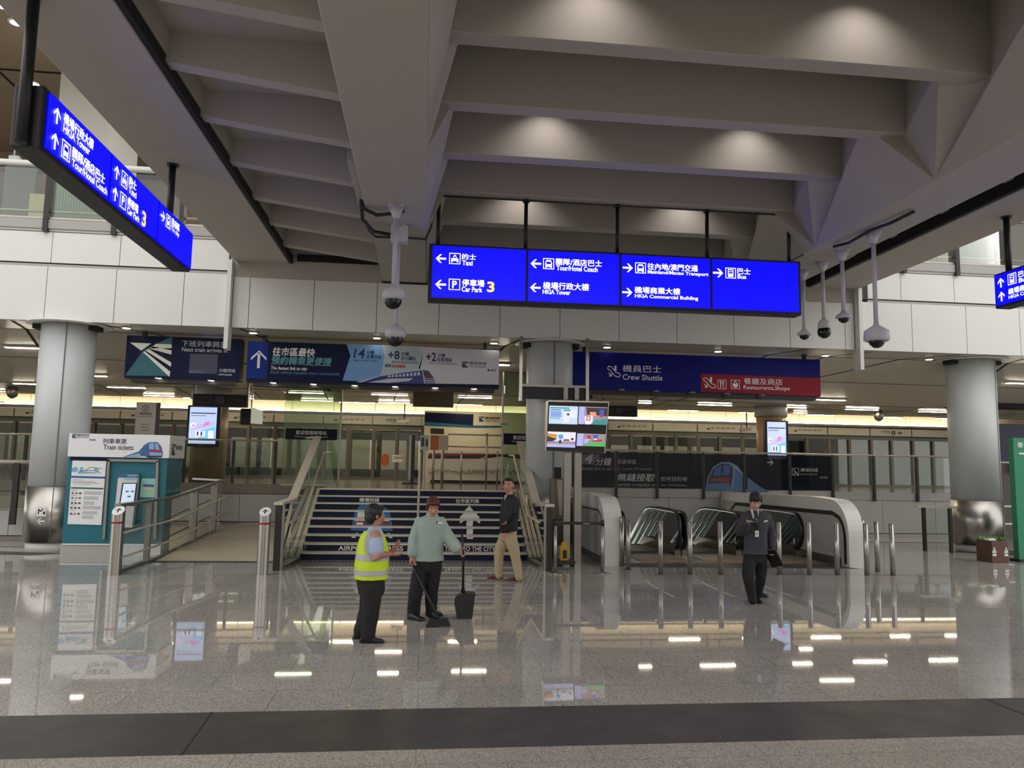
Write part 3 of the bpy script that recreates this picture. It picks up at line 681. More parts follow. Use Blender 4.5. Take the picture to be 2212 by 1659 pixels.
# --- recessed round downlights in the soffit edge
dl = None
for i, (px, py) in enumerate(((273, 709), (547, 720), (814, 731), (1067, 742), (1311, 751), (1551, 760), (1783, 769), (2007, 777))):
    c = atZ(px, py, 4.9)
    if dl is None:
        dl = thing('downlight', (c.x, c.y, 4.905), 'small round recessed downlight in the soffit behind the white panel wall', 'light', 'soffit downlights')
        b = MB(); b.lathe([(.1, 0), (.1, -.012), (.075, -.014), (.07, 0)], (c.x, c.y, 4.91), WHITE, 20); b.build('trim_ring', dl)
        b = MB(); b.disc(Frame((c.x, c.y, 4.893), (1, 0, 0), (0, 1, 0)), 0, 0, .085, 0, SPOTM, 20); b.build('lamp', dl)
    else: dup(dl, (c.x, c.y, zc(c.y)-.02))
# --- linear ceiling lights of the station
LINM = mat('tube_light', (255, 240, 212), emit=46.0)
LN = [(13, 83, 749), (30, 76, 827), (0, 10, 844), (190, 230, 810), (233, 314, 835), (188, 199, 850), (311, 376, 853), (397, 410, 858), (624, 699, 846.5), (651, 719, 863.5), (541, 548, 859), (733, 810, 868), (803, 880, 851), (818, 885, 868), (990, 1062, 857), (981, 1041, 872.6), (1077, 1100, 786), (1380, 1406, 868.7), (1508, 1580, 873), (1443, 1507, 885.5), (1597, 1660, 890.5), (1669, 1740, 878), (1757, 1825, 862), (1828, 1896, 883), (1741, 1802, 895), (1715, 1742, 890), (1907, 1947, 900), (1986, 2053, 888), (2022, 2053, 903), (2175, 2230, 826), (-30, 5, 868), (420, 480, 872), (1180, 1215, 838)]
def onceil(px, py):
    d = ray(px, py); y = 17.45
    while y < 25.6:
        if CAMH+d.z*(y/d.y) <= zc(y)+.002 and CAMH+d.z*((y+.02)/d.y) > zc(y+.02): break
        y += .02
    else: y = 27.6
    return CPOS+d*(y/d.y)
l0 = None
for a, c, y in LN:
    o = onceil((a+c)/2, y); yy = o.y; p, q = atY(a, y, yy), atY(c, y, yy); x0, x1, z = p.x, q.x, o.z
    r = thing('ceiling_light', ((x0+x1)/2, yy, z), 'slim linear ceiling light in the station ceiling', 'light', 'linear station ceiling lights')
    b = MB(); b.box(x0-.03, x1+.03, yy-.07, yy+.07, z-.025, z+.01, GREYP); b.build('housing', r)
    b = MB(); b.box(x0, x1, yy-.05, yy+.05, z-.04, z-.026, LINM); b.build('tube', r)
# --- cove lamps below the warm back wall
c0 = None
for i in range(34):
    x = -18+i*1.25+.62
    b = MB(); b.box(x-.6, x+.6, 30.2, 30.32, 3.91, 4.0, COVE)
    if i == 0: c0 = b.build('cove_lamp'); tag(c0, 'long warm strip lamp along the foot of the cream back wall', 'light', 'cove strip lamps over the platform doors'); X0 = c0.location.x
    else:
        b.bm.free(); c = c0.copy(); COL.objects.link(c); c.location.x = X0+i*1.25
# ================================================================== COLUMNS
CSEAM = mat('column_seam', (96, 98, 98), .6)
COLP = mat('column_cladding', (198, 202, 202), 0.4, var=.015)
def column(cx, cy, r, split, label, seam, mark=None):
    t = thing('column', (cx, cy, 0), label, 'column')
    b = MB(); b.cyl((cx, cy, split), (cx, cy, zc(cy)+.02), r, COLP, 48)
    a = R_(seam); b.bar((cx+r*math.cos(a), cy+r*math.sin(a), split), (cx+r*math.cos(a), cy+r*math.sin(a), zc(cy)), .02, .02, CSEAM); b.build('upper_cladding', t)
    b = MB(); b.cyl((cx, cy, .2), (cx, cy, split), r+.025, STEEL, 48); b.bar((cx+(r+.025)*math.cos(a), cy+(r+.025)*math.sin(a), .2), (cx+(r+.025)*math.cos(a), cy+(r+.025)*math.sin(a), split), .014, .014, CSEAM); b.build('steel_base', t)
    b = MB(); b.cyl((cx, cy, 0), (cx, cy, .2), r-.04, WHITE, 48); b.build('plinth', t)
    b = MB(); b.lathe([(r+.005, .02), (r+.005, 0), (r+.3, 0), (r+.3, .012)], (cx, cy, zc(cy)-.02), WHITE, 48); b.box(cx-r-.12, cx-r+.1, cy-.25, cy+.1, zc(cy)-.12, zc(cy)-.02, GAPM); b.box(cx+r-.1, cx+r+.12, cy-.25, cy+.1, zc(cy)-.12, zc(cy)-.02, GAPM); b.build('ceiling_collar', t)
    return t
cL = column(-7.97, 17.88, .555, 1.36, 'round white column with steel base beside the teal ticket booth', -72)
b = MB(); fr = Frame((-7.98, 17.88-.585, .55), (1, 0, 0)); b.rect(fr, -.09, .2, .09, .4, 0, INKW); b.line(fr, [(-.06, .24), (-.06, .35), (-.02, .3), (.03, .36)], .02, .003, INKB); b.rect(fr, .03, .24, .07, .3, .003, INKB); arrow(b, fr, 0, .1, .16, math.pi, INKW, .003); b.build('direction_sticker', cL)
column(2.94, 18.1, .555, 1.3, 'round white column in the middle, behind the hanging screens', -88)
column(14.15, 18.4, .575, 1.3, 'round white column with steel base near the green sign on the right', -58)

# ================================================================== PLATFORM SCREEN DOORS
PSDF = mat('door_frame', (112, 104, 92), .4, .5); HEAD = mat('door_header', (236, 228, 208), .45, var=.02); GRN = mat('green_stripe', (40, 84, 70), .5)
DGL = glass('door_glass', (206, 208, 196), .07)
PYD = 30.0
BW = 1.86
def psd(x, route):
    r = thing('platform_door', (x+BW/2, PYD, 1.37), 'glass platform screen door with cream header, '+('route line printed on header' if route == 1 else 'platform number on header' if route == 2 else 'plain header'), 'door', 'platform screen doors')
    b = MB(); b.box(x+.02, x+BW-.02, PYD-.02, PYD+.2, 3.5, 3.8, HEAD); b.box(x, x+.02, PYD-.01, PYD+.2, 3.5, 3.8, GAPM); b.box(x, x+BW, PYD-.03, PYD+.2, 3.44, 3.5, GRN); h = b.build('header', r)
    b = MB(); fr = FY(PYD-.022)
    if route == 1:
        b.line(fr, [(x+.5, 3.66), (x+1.55, 3.66)], .014, .003, INKB); b.rect(fr, x+.4, 3.6, x+.52, 3.65, .003, INKB)
        for k in range(5): b.rect(fr, x+.62+k*.22, 3.64, x+.65+k*.22, 3.68, .004, INKB); b.rect(fr, x+.6+k*.22, 3.7, x+.7+k*.22, 3.72, .004, GREYP)
        b.build('route_line', h)
    elif route == 2:
        b.text(fr, '往市區', x+.52, 3.62, x+.9, 3.74, .003, INKB, .005); b.text(fr, 'to city', x+.72, 3.55, x+.9, 3.6, .003, INKB); b.disc(fr, x+1.04, 3.64, .095, .003, GRN, 18); b.text(fr, '2', x+1.0, 3.59, x+1.08, 3.69, .005, INKW, .02); arrow(b, fr, x+1.32, 3.64, .2, 0, INKB)
        b.build('platform_sign', h)
    else: b.bm.free()
    b = MB(); b.box(x, x+BW-.002, PYD, PYD+.15, 3.32, 3.44, PSDF)
    for xx in (x+.05, x+BW/2+.02): b.box(xx-.05, xx+.05, PYD-.03, PYD+.15, 1.37, 3.32, PSDF)
    b.box(x, x+BW-.002, PYD, PYD+.1, 1.37, 1.47, PSDF); b.build('frame', r)
    for xx in (x+.1, x+BW/2+.07):
        b = MB(); b.box(xx, xx+BW/2-.13, PYD+.05, PYD+.07, 1.47, 3.32, DGL); b.box(xx, xx+.05, PYD+.04, PYD+.08, 1.47, 3.32, PSDF); b.build('glass_leaf', r)
    return r
dp = {k: None for k in (0, 1, 2)}
for i in range(-8, 15):
    x = -2.05+BW*i; k = 2 if i in (0, 4, 11) else (1 if i % 2 else 0)
    if dp[k] is None: dp[k] = (psd(x, k), x)
    else:
        r = dp[k][0]; o = r.copy(); COL.objects.link(o); o.location.x = r.location.x+(x-dp[k][1])
        for c in r.children:
            e = c.copy(); COL.objects.link(e); e.parent = o
            for g in c.children:
                q = g.copy(); COL.objects.link(q); q.parent = e
# what is behind the glass: pale track wall with a dark band; a train stands on the right
TW1 = mat('track_panel', (196, 192, 178), .6); TBK = mat('track_band', (40, 38, 36), .7)
b = MB()
for i in range(30):
    x = -17+i*1.25; 
    if x < 16: b.box(x+.16, x+1.2, 33.3, 33.36, 1.75, 3.0, TW1); b.box(x, x+.16, 33.32, 33.38, 1.5, 3.4, TBK)
b.box(-20, 17, 33.3, 33.4, 1.2, 1.6, TBK); b.box(-20, 17, 33.3, 33.4, 3.0, 3.4, TBK)
struct('wall_track_panels', b)
TRB = mat('train_body_dark', (52, 54, 58), .35, .3)
tr = thing('train', (22, 32.2, 1.2), 'dark train car standing behind the platform glass at the right', 'train')
b = MB(); b.box(15.9, 36, 31.3, 33.2, 1.0, 4.2, TRB, .3, 4); b.build('car_body', tr)
b = MB()
for i in range(8): b.box(16.5+i*2.2, 17.9+i*2.2, 31.27, 31.31, 2.2, 3.2, mat('train_window', (28, 34, 40), .1), .05)
b.build('window_band', tr)
b = MB()
for i in range(7): b.box(16.4+i*1.5, 17.4+i*1.5, 31.26, 31.29, 1.7, 2.05, mat('seat_blue', (46, 56, 104), .7), .04)
b.build('side_stripe', tr)

# ================================================================== STAIRS
NST = 9; TR_, RS = .317, 1.37/9; SX0, SX1, SYB = -2.45, 2.19, 16.16
RISER = mat('navy_riser', (20, 28, 56), .5, var=.06, spec=.2); NOSE = mat('pale_nosing', (206, 196, 172), .45); TREAD = mat('tread_stone', (150, 142, 128), .5)
st = thing('staircase', (-.13, SYB, 0), 'wide staircase with navy printed risers and pale nosings', 'staircase')
for i in range(NST):
    y = SYB+i*TR_; b = MB(); b.box(SX0, SX1, y, SYB+NST*TR_+.02, i*RS, (i+1)*RS-.03, RISER); b.box(SX0, SX1, y-.015, y+TR_+.02, (i+1)*RS-.03, (i+1)*RS, NOSE if True else TREAD); b.build('step', st)
edges = [1211, 1202.5-6, 1177.5, 1158, 1139.5, 1121.5, 1104, 1088.5, 1073, 1057]
def stair_s(py):
    for i in range(9):
        if edges[i] >= py >= edges[i+1]: return i+(edges[i]-py)/(edges[i]-edges[i+1])
    return 0 if py > edges[0] else 9
def stair_x(px, py):
    t = (1211-py)/154.0; xl = 648+46*t; xr = 1139-29*t; return SX0+(SX1-SX0)*(px-xl)/(xr-xl)
def clip(poly, lo, hi):
    for sgn, lim in ((1, lo), (-1, hi)):
        out = []
        for i in range(len(poly)):
            a, c = poly[i-1], poly[i]; da, dc = sgn*(a[1]-lim), sgn*(c[1]-lim)
            if (da >= 0) != (dc >= 0):
                t = da/(da-dc); out.append((a[0]+(c[0]-a[0])*t, a[1]+(c[1]-a[1])*t))
            if dc >= 0: out.append(c)
        poly = out
        if not poly: return []
    return poly
def on_risers(b, pts, m, d=.003):
    p = [(stair_x(*q), stair_s(q[1])) for q in pts]
    for i in range(9):
        c = clip(p, i+.02, i+.78)
        if len(c) > 2: b.flat(Frame((0, SYB+i*TR_, 0)), [(x, i*RS+(s-i)*RS) for x, s in c], d, m)
def riser_text(b, s, px0, px1, k, py, m, bold=.02, lo=.08, hi=.7):
    b.text(Frame((0, SYB+k*TR_, 0)), s, stair_x(px0, py), k*RS+lo*RS, stair_x(px1, py), k*RS+hi*RS, .003, m, bold)
PBL = mat('pictogram_blue', (40, 104, 168), .5, var=0); PRD = mat('pictogram_red', (134, 34, 48), .5, var=0); PWH = mat('pictogram_white', (218, 218, 220), .5, var=0)
b = MB()
on_risers(b, [(778, 1092), (822, 1092), (840, 1106), (846, 1150), (800, 1152), (756, 1150), (766, 1106)], PBL)
on_risers(b, [(773, 1105), (788, 1105), (786, 1121), (769, 1121)], PWH, .005); on_risers(b, [(791, 1105), (806, 1105), (808, 1121), (789, 1121)], PWH, .005); on_risers(b, [(809, 1105), (826, 1105), (829, 1121), (811, 1121)], PWH, .005)
on_risers(b, [(766, 1122), (838, 1122), (839, 1128), (765, 1128)], PWH, .005); on_risers(b, [(765, 1128), (839, 1128), (840, 1136), (764, 1136)], PRD, .006); on_risers(b, [(768, 1132), (782, 1132), (782, 1138), (767, 1138)], PWH, .007)
on_risers(b, [(757, 1166), (766, 1156), (771, 1156), (766, 1166)], PWH); on_risers(b, [(833, 1156), (838, 1156), (846, 1166), (838, 1166)], PWH)
b.build('train_pictogram', st)
b = MB(); on_risers(b, [(1012, 1092), (1035, 1118), (1036, 1133), (1020, 1121), (1020, 1167), (1006, 1167), (1006, 1121), (991, 1133), (992, 1118)], PWH); b.build('arrow_pictogram', st)
for s, x0, x1, k, py in (('機場快綫', 776, 818, 7, 1078), ('往市區列車', 983, 1034, 7, 1078), ('AIRPORT EXPRESS', 730, 868, 1, 1184), ('TRAIN TO THE CITY', 958, 1068, 1, 1184)):
    b = MB(); riser_text(b, s, x0, x1, k, py, PWH); b.build('lettering', st)

CAPM = mat('rail_cap_metal', (206, 194, 176), .35, .25); CHN = mat('stringer_steel', (214, 200, 174), .4, .2)
def stair_side(sg, caps, label, x_glass):
    """caps: flat-start, knee, top points of the wide rail cap"""
    p0, p1, p2 = caps
    r = thing('stair_balustrade', (p0.x, p0.y, 0), label, 'balustrade')
    b = MB(); b.bar(p0-Vector((0, .06, 0)), p1, .17, .05, CAPM); b.bar(p1, p2, .17, .05, CAPM); b.bar(p2, p2+Vector((sg*-.4, 1.05, 0)), .1, .05, CAPM); b.build('rail_cap', r)
    b = MB(); b.box(p0.x-.055, p0.x+.055, p0.y-.04, p0.y+.1, 0, p0.z-.02, DARK, .008); b.build('end_post', r)
    b = MB(); b.box(p0.x+sg*.08-.02, p0.x+sg*.08+.03, p0.y, p0.y+.06, 0, p0.z-.03, STEELD); b.build('glass_post', r)
    g = lambda p, z: Vector((p.x, p.y, z))
    b = MB()
    for q0, q1, z0, z1 in ((p0, p1, .05, .05), (p1, p2, .1, 1.45)):
        b.poly([g(q0, z0), g(q1, z1), g(q1, q1.z-.03), g(q0, q0.z-.03)], GLASS)
    b.poly([g(p0+Vector((sg*.02, 0, 0)), .05), g(p0+Vector((sg*.36, 1.2, 0)), .05), g(p0+Vector((sg*.36, 1.2, 0)), .55), g(p0+Vector((sg*.02, 0, 0)), .55)], GLASS)
    b.build('glass_panel', r)
    return r
def stringers(r, pairs, hr, foot):
    for a, c in pairs:
        b = MB(); b.bar(a, c, .075, .06, CHN); b.build('stringer', r)
    b = MB(); b.tube(hr, .024, RAILM, 10); b.build('handrail', r)
    b = MB(); b.bar(foot[0], foot[1], .13, .06, STEELD); b.build('glass_channel', r)
yb, yt = SYB, SYB+NST*TR_
L = stair_side(1, (atY(603, 1088, 14.6), atY(632, 1078, 16.4), atY(686, 944, 19.3)), 'left stair balustrade with wide pale rail cap and glass, beside the ramp', 0)
stringers(L, [(atY(630, 1206, yb-.05), atY(676, 1055, yt)), (atY(643, 1206, yb-.05), atY(689, 1056, yt))],
          [atY(715, 978, 19.6), atY(699, 978, 19.3), atY(654, 1112, 16.4), atY(624, 1130, 15.4)], (atZ(607, 1224, .03), atZ(645, 1206, .03)))
Rr = stair_side(-1, (atY(1187, 1092, 14.55), atY(1158, 1084, 16.4), atY(1124, 955, 19.3)), 'right stair balustrade with wide pale rail cap and glass, near the belt posts', 0)
stringers(Rr, [(atY(1146, 1206, yb-.05), atY(1111, 1059, yt)), (atY(1156, 1206, yb-.05), atY(1121, 1059, yt))],
          [atY(1100, 984, 19.6), atY(1110, 984, 19.3), atY(1141, 1114, 16.4), atY(1166, 1129, 15.4)], (atZ(1143, 1208, .03), atZ(1172, 1222, .03)))
r = thing('stair_handrail', (-.1, 16.2, 0), 'slim steel handrail up the middle of the navy staircase', 'handrail')
b = MB(); b.tube([atY(902, 1130, 16.0), atY(903, 1112, 16.3), atY(908, 980, 19.2), atY(909, 978, 19.6)], .026, RAILM, 10); b.build('rail', r)
b = MB()
for k in (1, 4, 7):
    y = SYB+k*TR_+.15; zz = RS*(k+1); t = (y-16.3)/2.9; q = atY(903+5*t, 1112-132*t, y); b.cyl((q.x, y, zz), (q.x, y, q.z), .018, RAILM, 8)
b.build('post', r)

# ================================================================== GLASS RAILINGS ON THE UPPER FLOOR
def railing(label, pts, zr, zg, posts, gm, zb=None, pw=.07, name='glass_railing', railr=.03):
    """pts: two ends (x,y); posts: list of x"""
    (x0, y0), (x1, y1) = pts; Y = lambda x: y0+(y1-y0)*(x-x0)/(x1-x0); zb = zg-.28 if zb is None else zb
    r = thing(name, ((x0+x1)/2, (y0+y1)/2, zg), label, 'railing')
    b = MB(); b.tube([(x0, y0, zr), (x1, y1, zr)], railr, RAILM, 10); b.build('top_rail', r)
    for x in posts:
        b = MB(); b.box(x-pw/2, x+pw/2, Y(x)-.06, Y(x)+.02, zb, zr-.02, DARK); b.build('post', r)
    ps = sorted(set([x0]+list(posts)+[x1]))
    for a, c in zip(ps, ps[1:]):
        if c-a > .2:
            b = MB(); b.poly([(a+.05, Y(a)-.01, zg+.03), (c-.05, Y(c)-.01, zg+.03), (c-.05, Y(c)-.01, zr-.05), (a+.05, Y(a)-.01, zr-.05)], gm); b.build('glass_pane', r)
    return r
YR = 22.1
ADG = glass('dark_advert_film', (150, 156, 170), .025, .02, .93, (24, 27, 40)); ADB = glass('blue_advert_film', (150, 156, 176), .06, .02, .78, (34, 42, 62))
px_ = lambda x, y=1000: atY(x, y, YR).x
xs = [px_(v) for v in (1331, 1419, 1519, 1607, 1705, 1797, 1886, 1979)]
r = railing('long glass railing above the escalators carrying dark train advert film', ((px_(1222), YR), (17.6, YR)), 2.49, 1.37, xs, GLASS, 1.1)
for c in [c for c in r.children if c.name.startswith('glass_pane')][:6]:
    c.data.materials[0] = ADG
P = pY(YR-.02); fr = FY(YR-.02)
GLT = mat('advert_grey_letter', (172, 172, 174), .5, var=0); GLM = mat('advert_dim_letter', (138, 138, 142), .5, var=0)
b = MB(); PP(b, fr, P, [(1255, 981), (1296, 982), (1283, 1004), (1255, 1002)], mat('advert_flag', (92, 96, 110), .5, var=0), .002); PT(b, fr, P, '4', 1263, 980, 1281, 1001, GLT, .04, .2); PT(b, fr, P, '分鐘', 1287, 988, 1321, 1005, GLT, .02, .2); PT(b, fr, P, 'fastest link to the', 1257, 1008, 1321, 1015, GLM, .01, .2); b.build('lettering', r)
b = MB(); PT(b, fr, P, '直達市區', 1331, 992, 1375, 1002, GLT, .01, .15); PT(b, fr, P, 'city in just 24 minutes', 1330, 1009, 1407, 1016, GLM, .01, .2); PT(b, fr, P, '無縫接駁', 1332, 1022, 1415, 1039, GLT, .02, .2); PT(b, fr, P, 'Seamless connection to', 1331, 1042, 1415, 1050, GLM, .01, .2); b.build('lettering', r)
b = MB(); PT(b, fr, P, '任何目的地', 1427, 1029, 1484, 1039, GLT, .01, .15); PT(b, fr, P, 'any destination', 1427, 1045, 1483, 1051, GLM, .01, .2); b.build('lettering', r)
ATB = mat('advert_train_body', (70, 104, 140), .5, var=.1, scale=3); ATW = mat('advert_train_window', (62, 92, 148), .5, var=0); ATR = mat('advert_train_red', (128, 52, 60), .5, var=0); ATE = mat('advert_train_edge', (112, 140, 168), .5, var=0); ATK = mat('advert_train_dark', (34, 44, 62), .5, var=0)
b = MB()
PP(b, fr, P, [(1523, 1060), (1528, 1032), (1540, 1009), (1556, 999), (1576, 998), (1592, 1006), (1607, 1024), (1612, 1062)], ATE, .003); PP(b, fr, P, [(1526, 1060), (1530, 1034), (1542, 1011), (1557, 1001.5), (1574, 1001), (1583, 1010), (1583, 1030), (1577, 1061)], ATK, .004)
PP(b, fr, P, [(1544, 1012), (1559, 1004), (1556, 1027), (1541, 1028)], ATW, .005); PP(b, fr, P, [(1563, 1004), (1578, 1006), (1575, 1026), (1561, 1027)], ATW, .005); PP(b, fr, P, [(1534, 1033), (1577, 1032), (1576, 1041), (1535, 1040)], ATR, .005); PP(b, fr, P, [(1526, 1044), (1576, 1043), (1577, 1061), (1524, 1060)], ATB, .0045); PP(b, fr, P, [(1586, 1012), (1606, 1027), (1611, 1062), (1580, 1061), (1587, 1030)], ATB, .0045)
PP(b, fr, P, [(1614, 1030), (1640, 1050), (1662, 1063), (1614, 1062)], ATB, .004)
b.build('train_picture', r)
b = MB(); x, z = P(1711, 1027); s = .22; b.ring(fr, x, z, x+s, z+s, .015, .003, GLT); b.line(fr, [(x+.04, z+.18), (x+.2, z+.02)], .03, .003, GLT); b.line(fr, [(x+.06, z+.04), (x+.14, z+.12)], .03, .003, GLT); PT(b, fr, P, '機場快綫', 1729, 1011, 1767, 1019, GLT, .01, .15); PT(b, fr, P, 'Airport Express', 1728, 1022, 1765, 1027, GLM, .01, .2); PT(b, fr, P, 'MTR', 1772, 1029, 1788, 1034, GLM, .02); arrow(b, fr, *P(1664, 999), .2, 0, GLT); b.build('lettering', r)
yl = 22.0; xl_ = lambda v: atY(v, 1000, yl).x
railing('glass railing on the platform floor behind the ramp, in front of the striped column', ((-8.5, yl), (xl_(597), yl)), 2.56, 1.37, [xl_(v) for v in (398, 504, 595)], GLASS, 1.08)
railing('glass railing at the far left behind the white column', ((-19, 22.0), (-8.9, 22.0)), 2.6, 1.37, [xl_(54)], GLASS, 1.0)
# near ramp railing at the far left edge
yn = 19.5; xn = lambda v: atY(v, 1050, yn).x
railing('lower glass railing at the left edge with white top rail, before the white panels', ((-16, yn), (-8.35, yn-.3)), atY(30, 998, yn).z, .75, [xn(47)], GLASS, .42, .12, railr=.05)

# gallery railings above the fascia
for nm, x0, x1, px0, lab in (('l', -18, -4.6, (100, 248, 395), 'gallery glass railing with white tube rail above the left panel wall'), ('r', 10.8, 26, (2062, 2180), 'gallery glass railing above the right panel wall')):
    Yg = YF+.06; r = thing('gallery_railing', ((x0+x1)/2, Yg, 7.2), lab, 'railing')
    b = MB(); b.tube([(x0, Yg+.05, 8.47), (x1, Yg+.05, 8.47)], .075, WHITE, 12); b.build('top_rail', r)
    b = MB(); b.tube([(x0, Yg+.14, 7.42), (x1, Yg+.14, 7.42)], .03, RAILM, 8); b.build('lower_rail', r)
    xs = [atY(v, 480, Yg).x for v in px0]; step = 1.43
    if nm == 'l': xs = [xs[0]+step*k for k in range(-6, 3)]
    else: xs = [xs[0]+step*k for k in range(-1, 9)]
    for x in xs:
        b = MB(); b.box(x-.05, x+.05, Yg-.06, Yg+.12, 6.92, 8.4, DARK); b.build('post', r)
    for a, c in zip(xs, xs[1:]):
        b = MB(); b.poly([(a+.06, Yg+.08, 7.28), (c-.06, Yg+.08, 7.28), (c-.06, Yg+.08, 8.38), (a+.06, Yg+.08, 8.38)], GLASSG); b.build('glass_pane', r)

# ================================================================== ESCALATORS
RUB = mat('black_handrail', (18, 18, 19), .35); ESG = glass('escalator_glass', (196, 214, 206), .08); SKT = mat('skirt_steel', (126, 118, 106), .35, .7); STP = mat('step_metal', (70, 68, 66), .5, .5)
def esc_profile(z, n=10):
    """handrail path (y,z): newel round the front, flat, then down the slope"""
    y0 = 17.08; pts = []
    pts.append((y0+.45, .16))
    for k in range(n+1):
        a = -math.pi/2-math.pi*k/n; pts.append((y0+.36+.36*math.cos(a), .57+.41*math.sin(a)))
    pts += [(y0+.9, .985), (19.3, .985), (19.75, .93), (20.1, .77), (22.1, -.4)]
    return pts
def escalator(x0, x1):
    r = thing('escalator', ((x0+x1)/2, 17.1, 0), 'glass sided escalator going down, nearest the left white parapet', 'escalator', 'row of three descending escalators')
    pr = esc_profile(0)
    for x in (x0, x1):
        b = MB(); b.tube([(x, y, z) for y, z in pr], .038, RUB, 10, sx=.8, sy=1.2); b.build('handrail', r)
        b = MB(); ins = [(y+(.05 if y < 17.4 else 0), z-.03) for y, z in pr]; b.poly([(x, y, z) for y, z in ins] + [(x, 22.1, -1.3), (x, 20.0, .1), (x, 17.4, .12)], ESG); b.build('glass_side', r)
        b = MB(); s = .14; b.prism(Frame((x-s/2, 0, 0), (0, 1, 0), (0, 0, 1)), [(17.25, 0), (17.25, .12), (17.5, .22), (19.7, .22), (20.1, .06), (22.1, -1.12), (22.1, -1.5), (20, -.2), (19.6, 0)], 0, s, SKT); b.build('skirt', r)
        b = MB(); b.disc(Frame((x-.012, 17.45, .33), (0, -1, 0)), 0, 0, .05, 0, INKW, 14, .07); b.build('notice_sticker', r)
    b = MB(); b.box(x0+.1, x1-.1, 16.3, 19.5, -.01, .012, mat('landing_plate', (168, 160, 148), .4, .5)); b.box(x0+.1, x1-.1, 16.25, 16.3, 0, .016, mat('orange_edge', (150, 104, 50), .6)); b.build('landing_plate', r)
    b = MB(); b.box(x0+.12, x1-.12, 17.5, 17.75, .012, .05, STP); b.build('comb_plate', r)
    for k in range(7):
        b = MB(); b.box(x0+.1, x1-.1, 19.6+k*.36, 20.0+k*.36, -.15-k*.21, -k*.21-.01, STP); b.box(x0+.1, x1-.1, 19.6+k*.36, 19.63+k*.36, -k*.21-.012, -k*.21-.005, mat('step_edge', (196, 160, 40), .5)); b.build('step', r)
    return r
e0 = escalator(4.53, 5.82)
dup(e0, e0.location+Vector((1.46, 0, 0)), 'glass sided escalator going down, the middle one of three')
dup(e0, e0.location+Vector((2.915, 0, 0)), 'glass sided escalator going down, beside the right white parapet')

PARW = mat('parapet_white', (216, 213, 208), .35, var=.012)
def parapet(x0, x1, yf, label, inner):
    r = thing('escalator_parapet', ((x0+x1)/2, yf, 0), label, 'parapet')
    top = 1.4; R1 = .62
    pts = [(yf, 0), (yf, top-R1-.15)]
    for k in range(1, 11):
        a = math.pi/2*k/10; pts.append((yf+R1*(1-math.cos(a))*1.15, top-R1-.15+(R1+.12)*math.sin(a)))
    pts += [(yf+1.6, top), (22.1, top-.08), (22.1, 0)]
    b = MB(); b.prism(Frame((x0, 0, 0), (0, 1, 0), (0, 0, 1)), pts, 0, x1-x0, PARW, PARW); b.build('parapet_body', r)
    # grey side panels with a dark recessed handrail line
    for xs_, sg in ((x0, -1), (x1, 1)):
        fr = Frame((xs_+sg*.004, 0, 0), (0, sg, 0)); q = lambda y, z: (sg*y, z)
        b = MB(); b.flat(fr, [q(yf+.14, 0), q(yf+.14, .62), q(yf+.2, .84), q(yf+.34, 1.02), q(yf+.6, 1.12), q(22.0, 1.08), q(22.0, 0)], 0, GREYP); b.build('side_panel', r)
        b = MB(); path = [q(yf+.14, .06), q(yf+.14, .62), q(yf+.2, .84), q(yf+.34, 1.0), q(yf+.62, 1.08), q(21.0, 1.02), q(21.9, .55)]; b.line(fr, path, .09 if inner == sg else .03, .004, BLACK); b.build('handrail_groove', r)
        b = MB(); b.rect(fr, *q(yf+.3, .0), *q(21.9, .16), .003, STEELD) if sg < 0 else b.rect(fr, *q(21.9, .0), *q(yf+.3, .16), .003, STEELD); b.build('kick_strip', r)
    return r
parapet(3.66, 4.03, 15.35, 'white rounded parapet at the left of the escalators', 0)
parapet(8.79, 9.14, 15.2, 'white rounded parapet at the right of the escalators', -1)

# ================================================================== BOLLARDS, BELT POSTS
bl = None
for k, (px, py) in enumerate(((1343, 1223), (1357, 1231), (1427, 1241), (1491, 1241), (1557, 1241), (1684, 1241), (1749, 1242), (1809, 1242), (1866, 1225), (1873, 1243), (1896, 1235), (1929, 1243))):
    c = atZ(px, py, 0)
    labs = ['slim steel bollard against the left white parapet', 'slim steel bollard just in front of the left parapet', 'slim steel bollard before the left escalator, third from left', 'slim steel bollard between the left and middle escalators', 'slim steel bollard left of the walking man in the suit', 'slim steel bollard right of the walking man in the suit', 'slim steel bollard before the right escalator', 'slim steel bollard inside the right parapet arch', 'slim steel bollard partly behind another, against the right parapet', 'slim steel bollard in front of the right parapet', 'slim steel bollard standing back to the right of the parapet', 'rightmost slim steel bollard on the polished floor']
    if bl is None:
        bl = thing('bollard', c, labs[0], 'bollard', 'slim steel bollards before the escalators')
        b = MB(); b.cyl(c, c+Vector((0, 0, .965)), .047, STEEL, 20); b.build('tube', bl)
        b = MB(); b.lathe([(.047, 0), (.047, .012), (.04, .02)], c+Vector((0, 0, .965)), STEELD, 20); b.build('cap', bl)
    else: dup(bl, c, labs[k])
bg_ = None
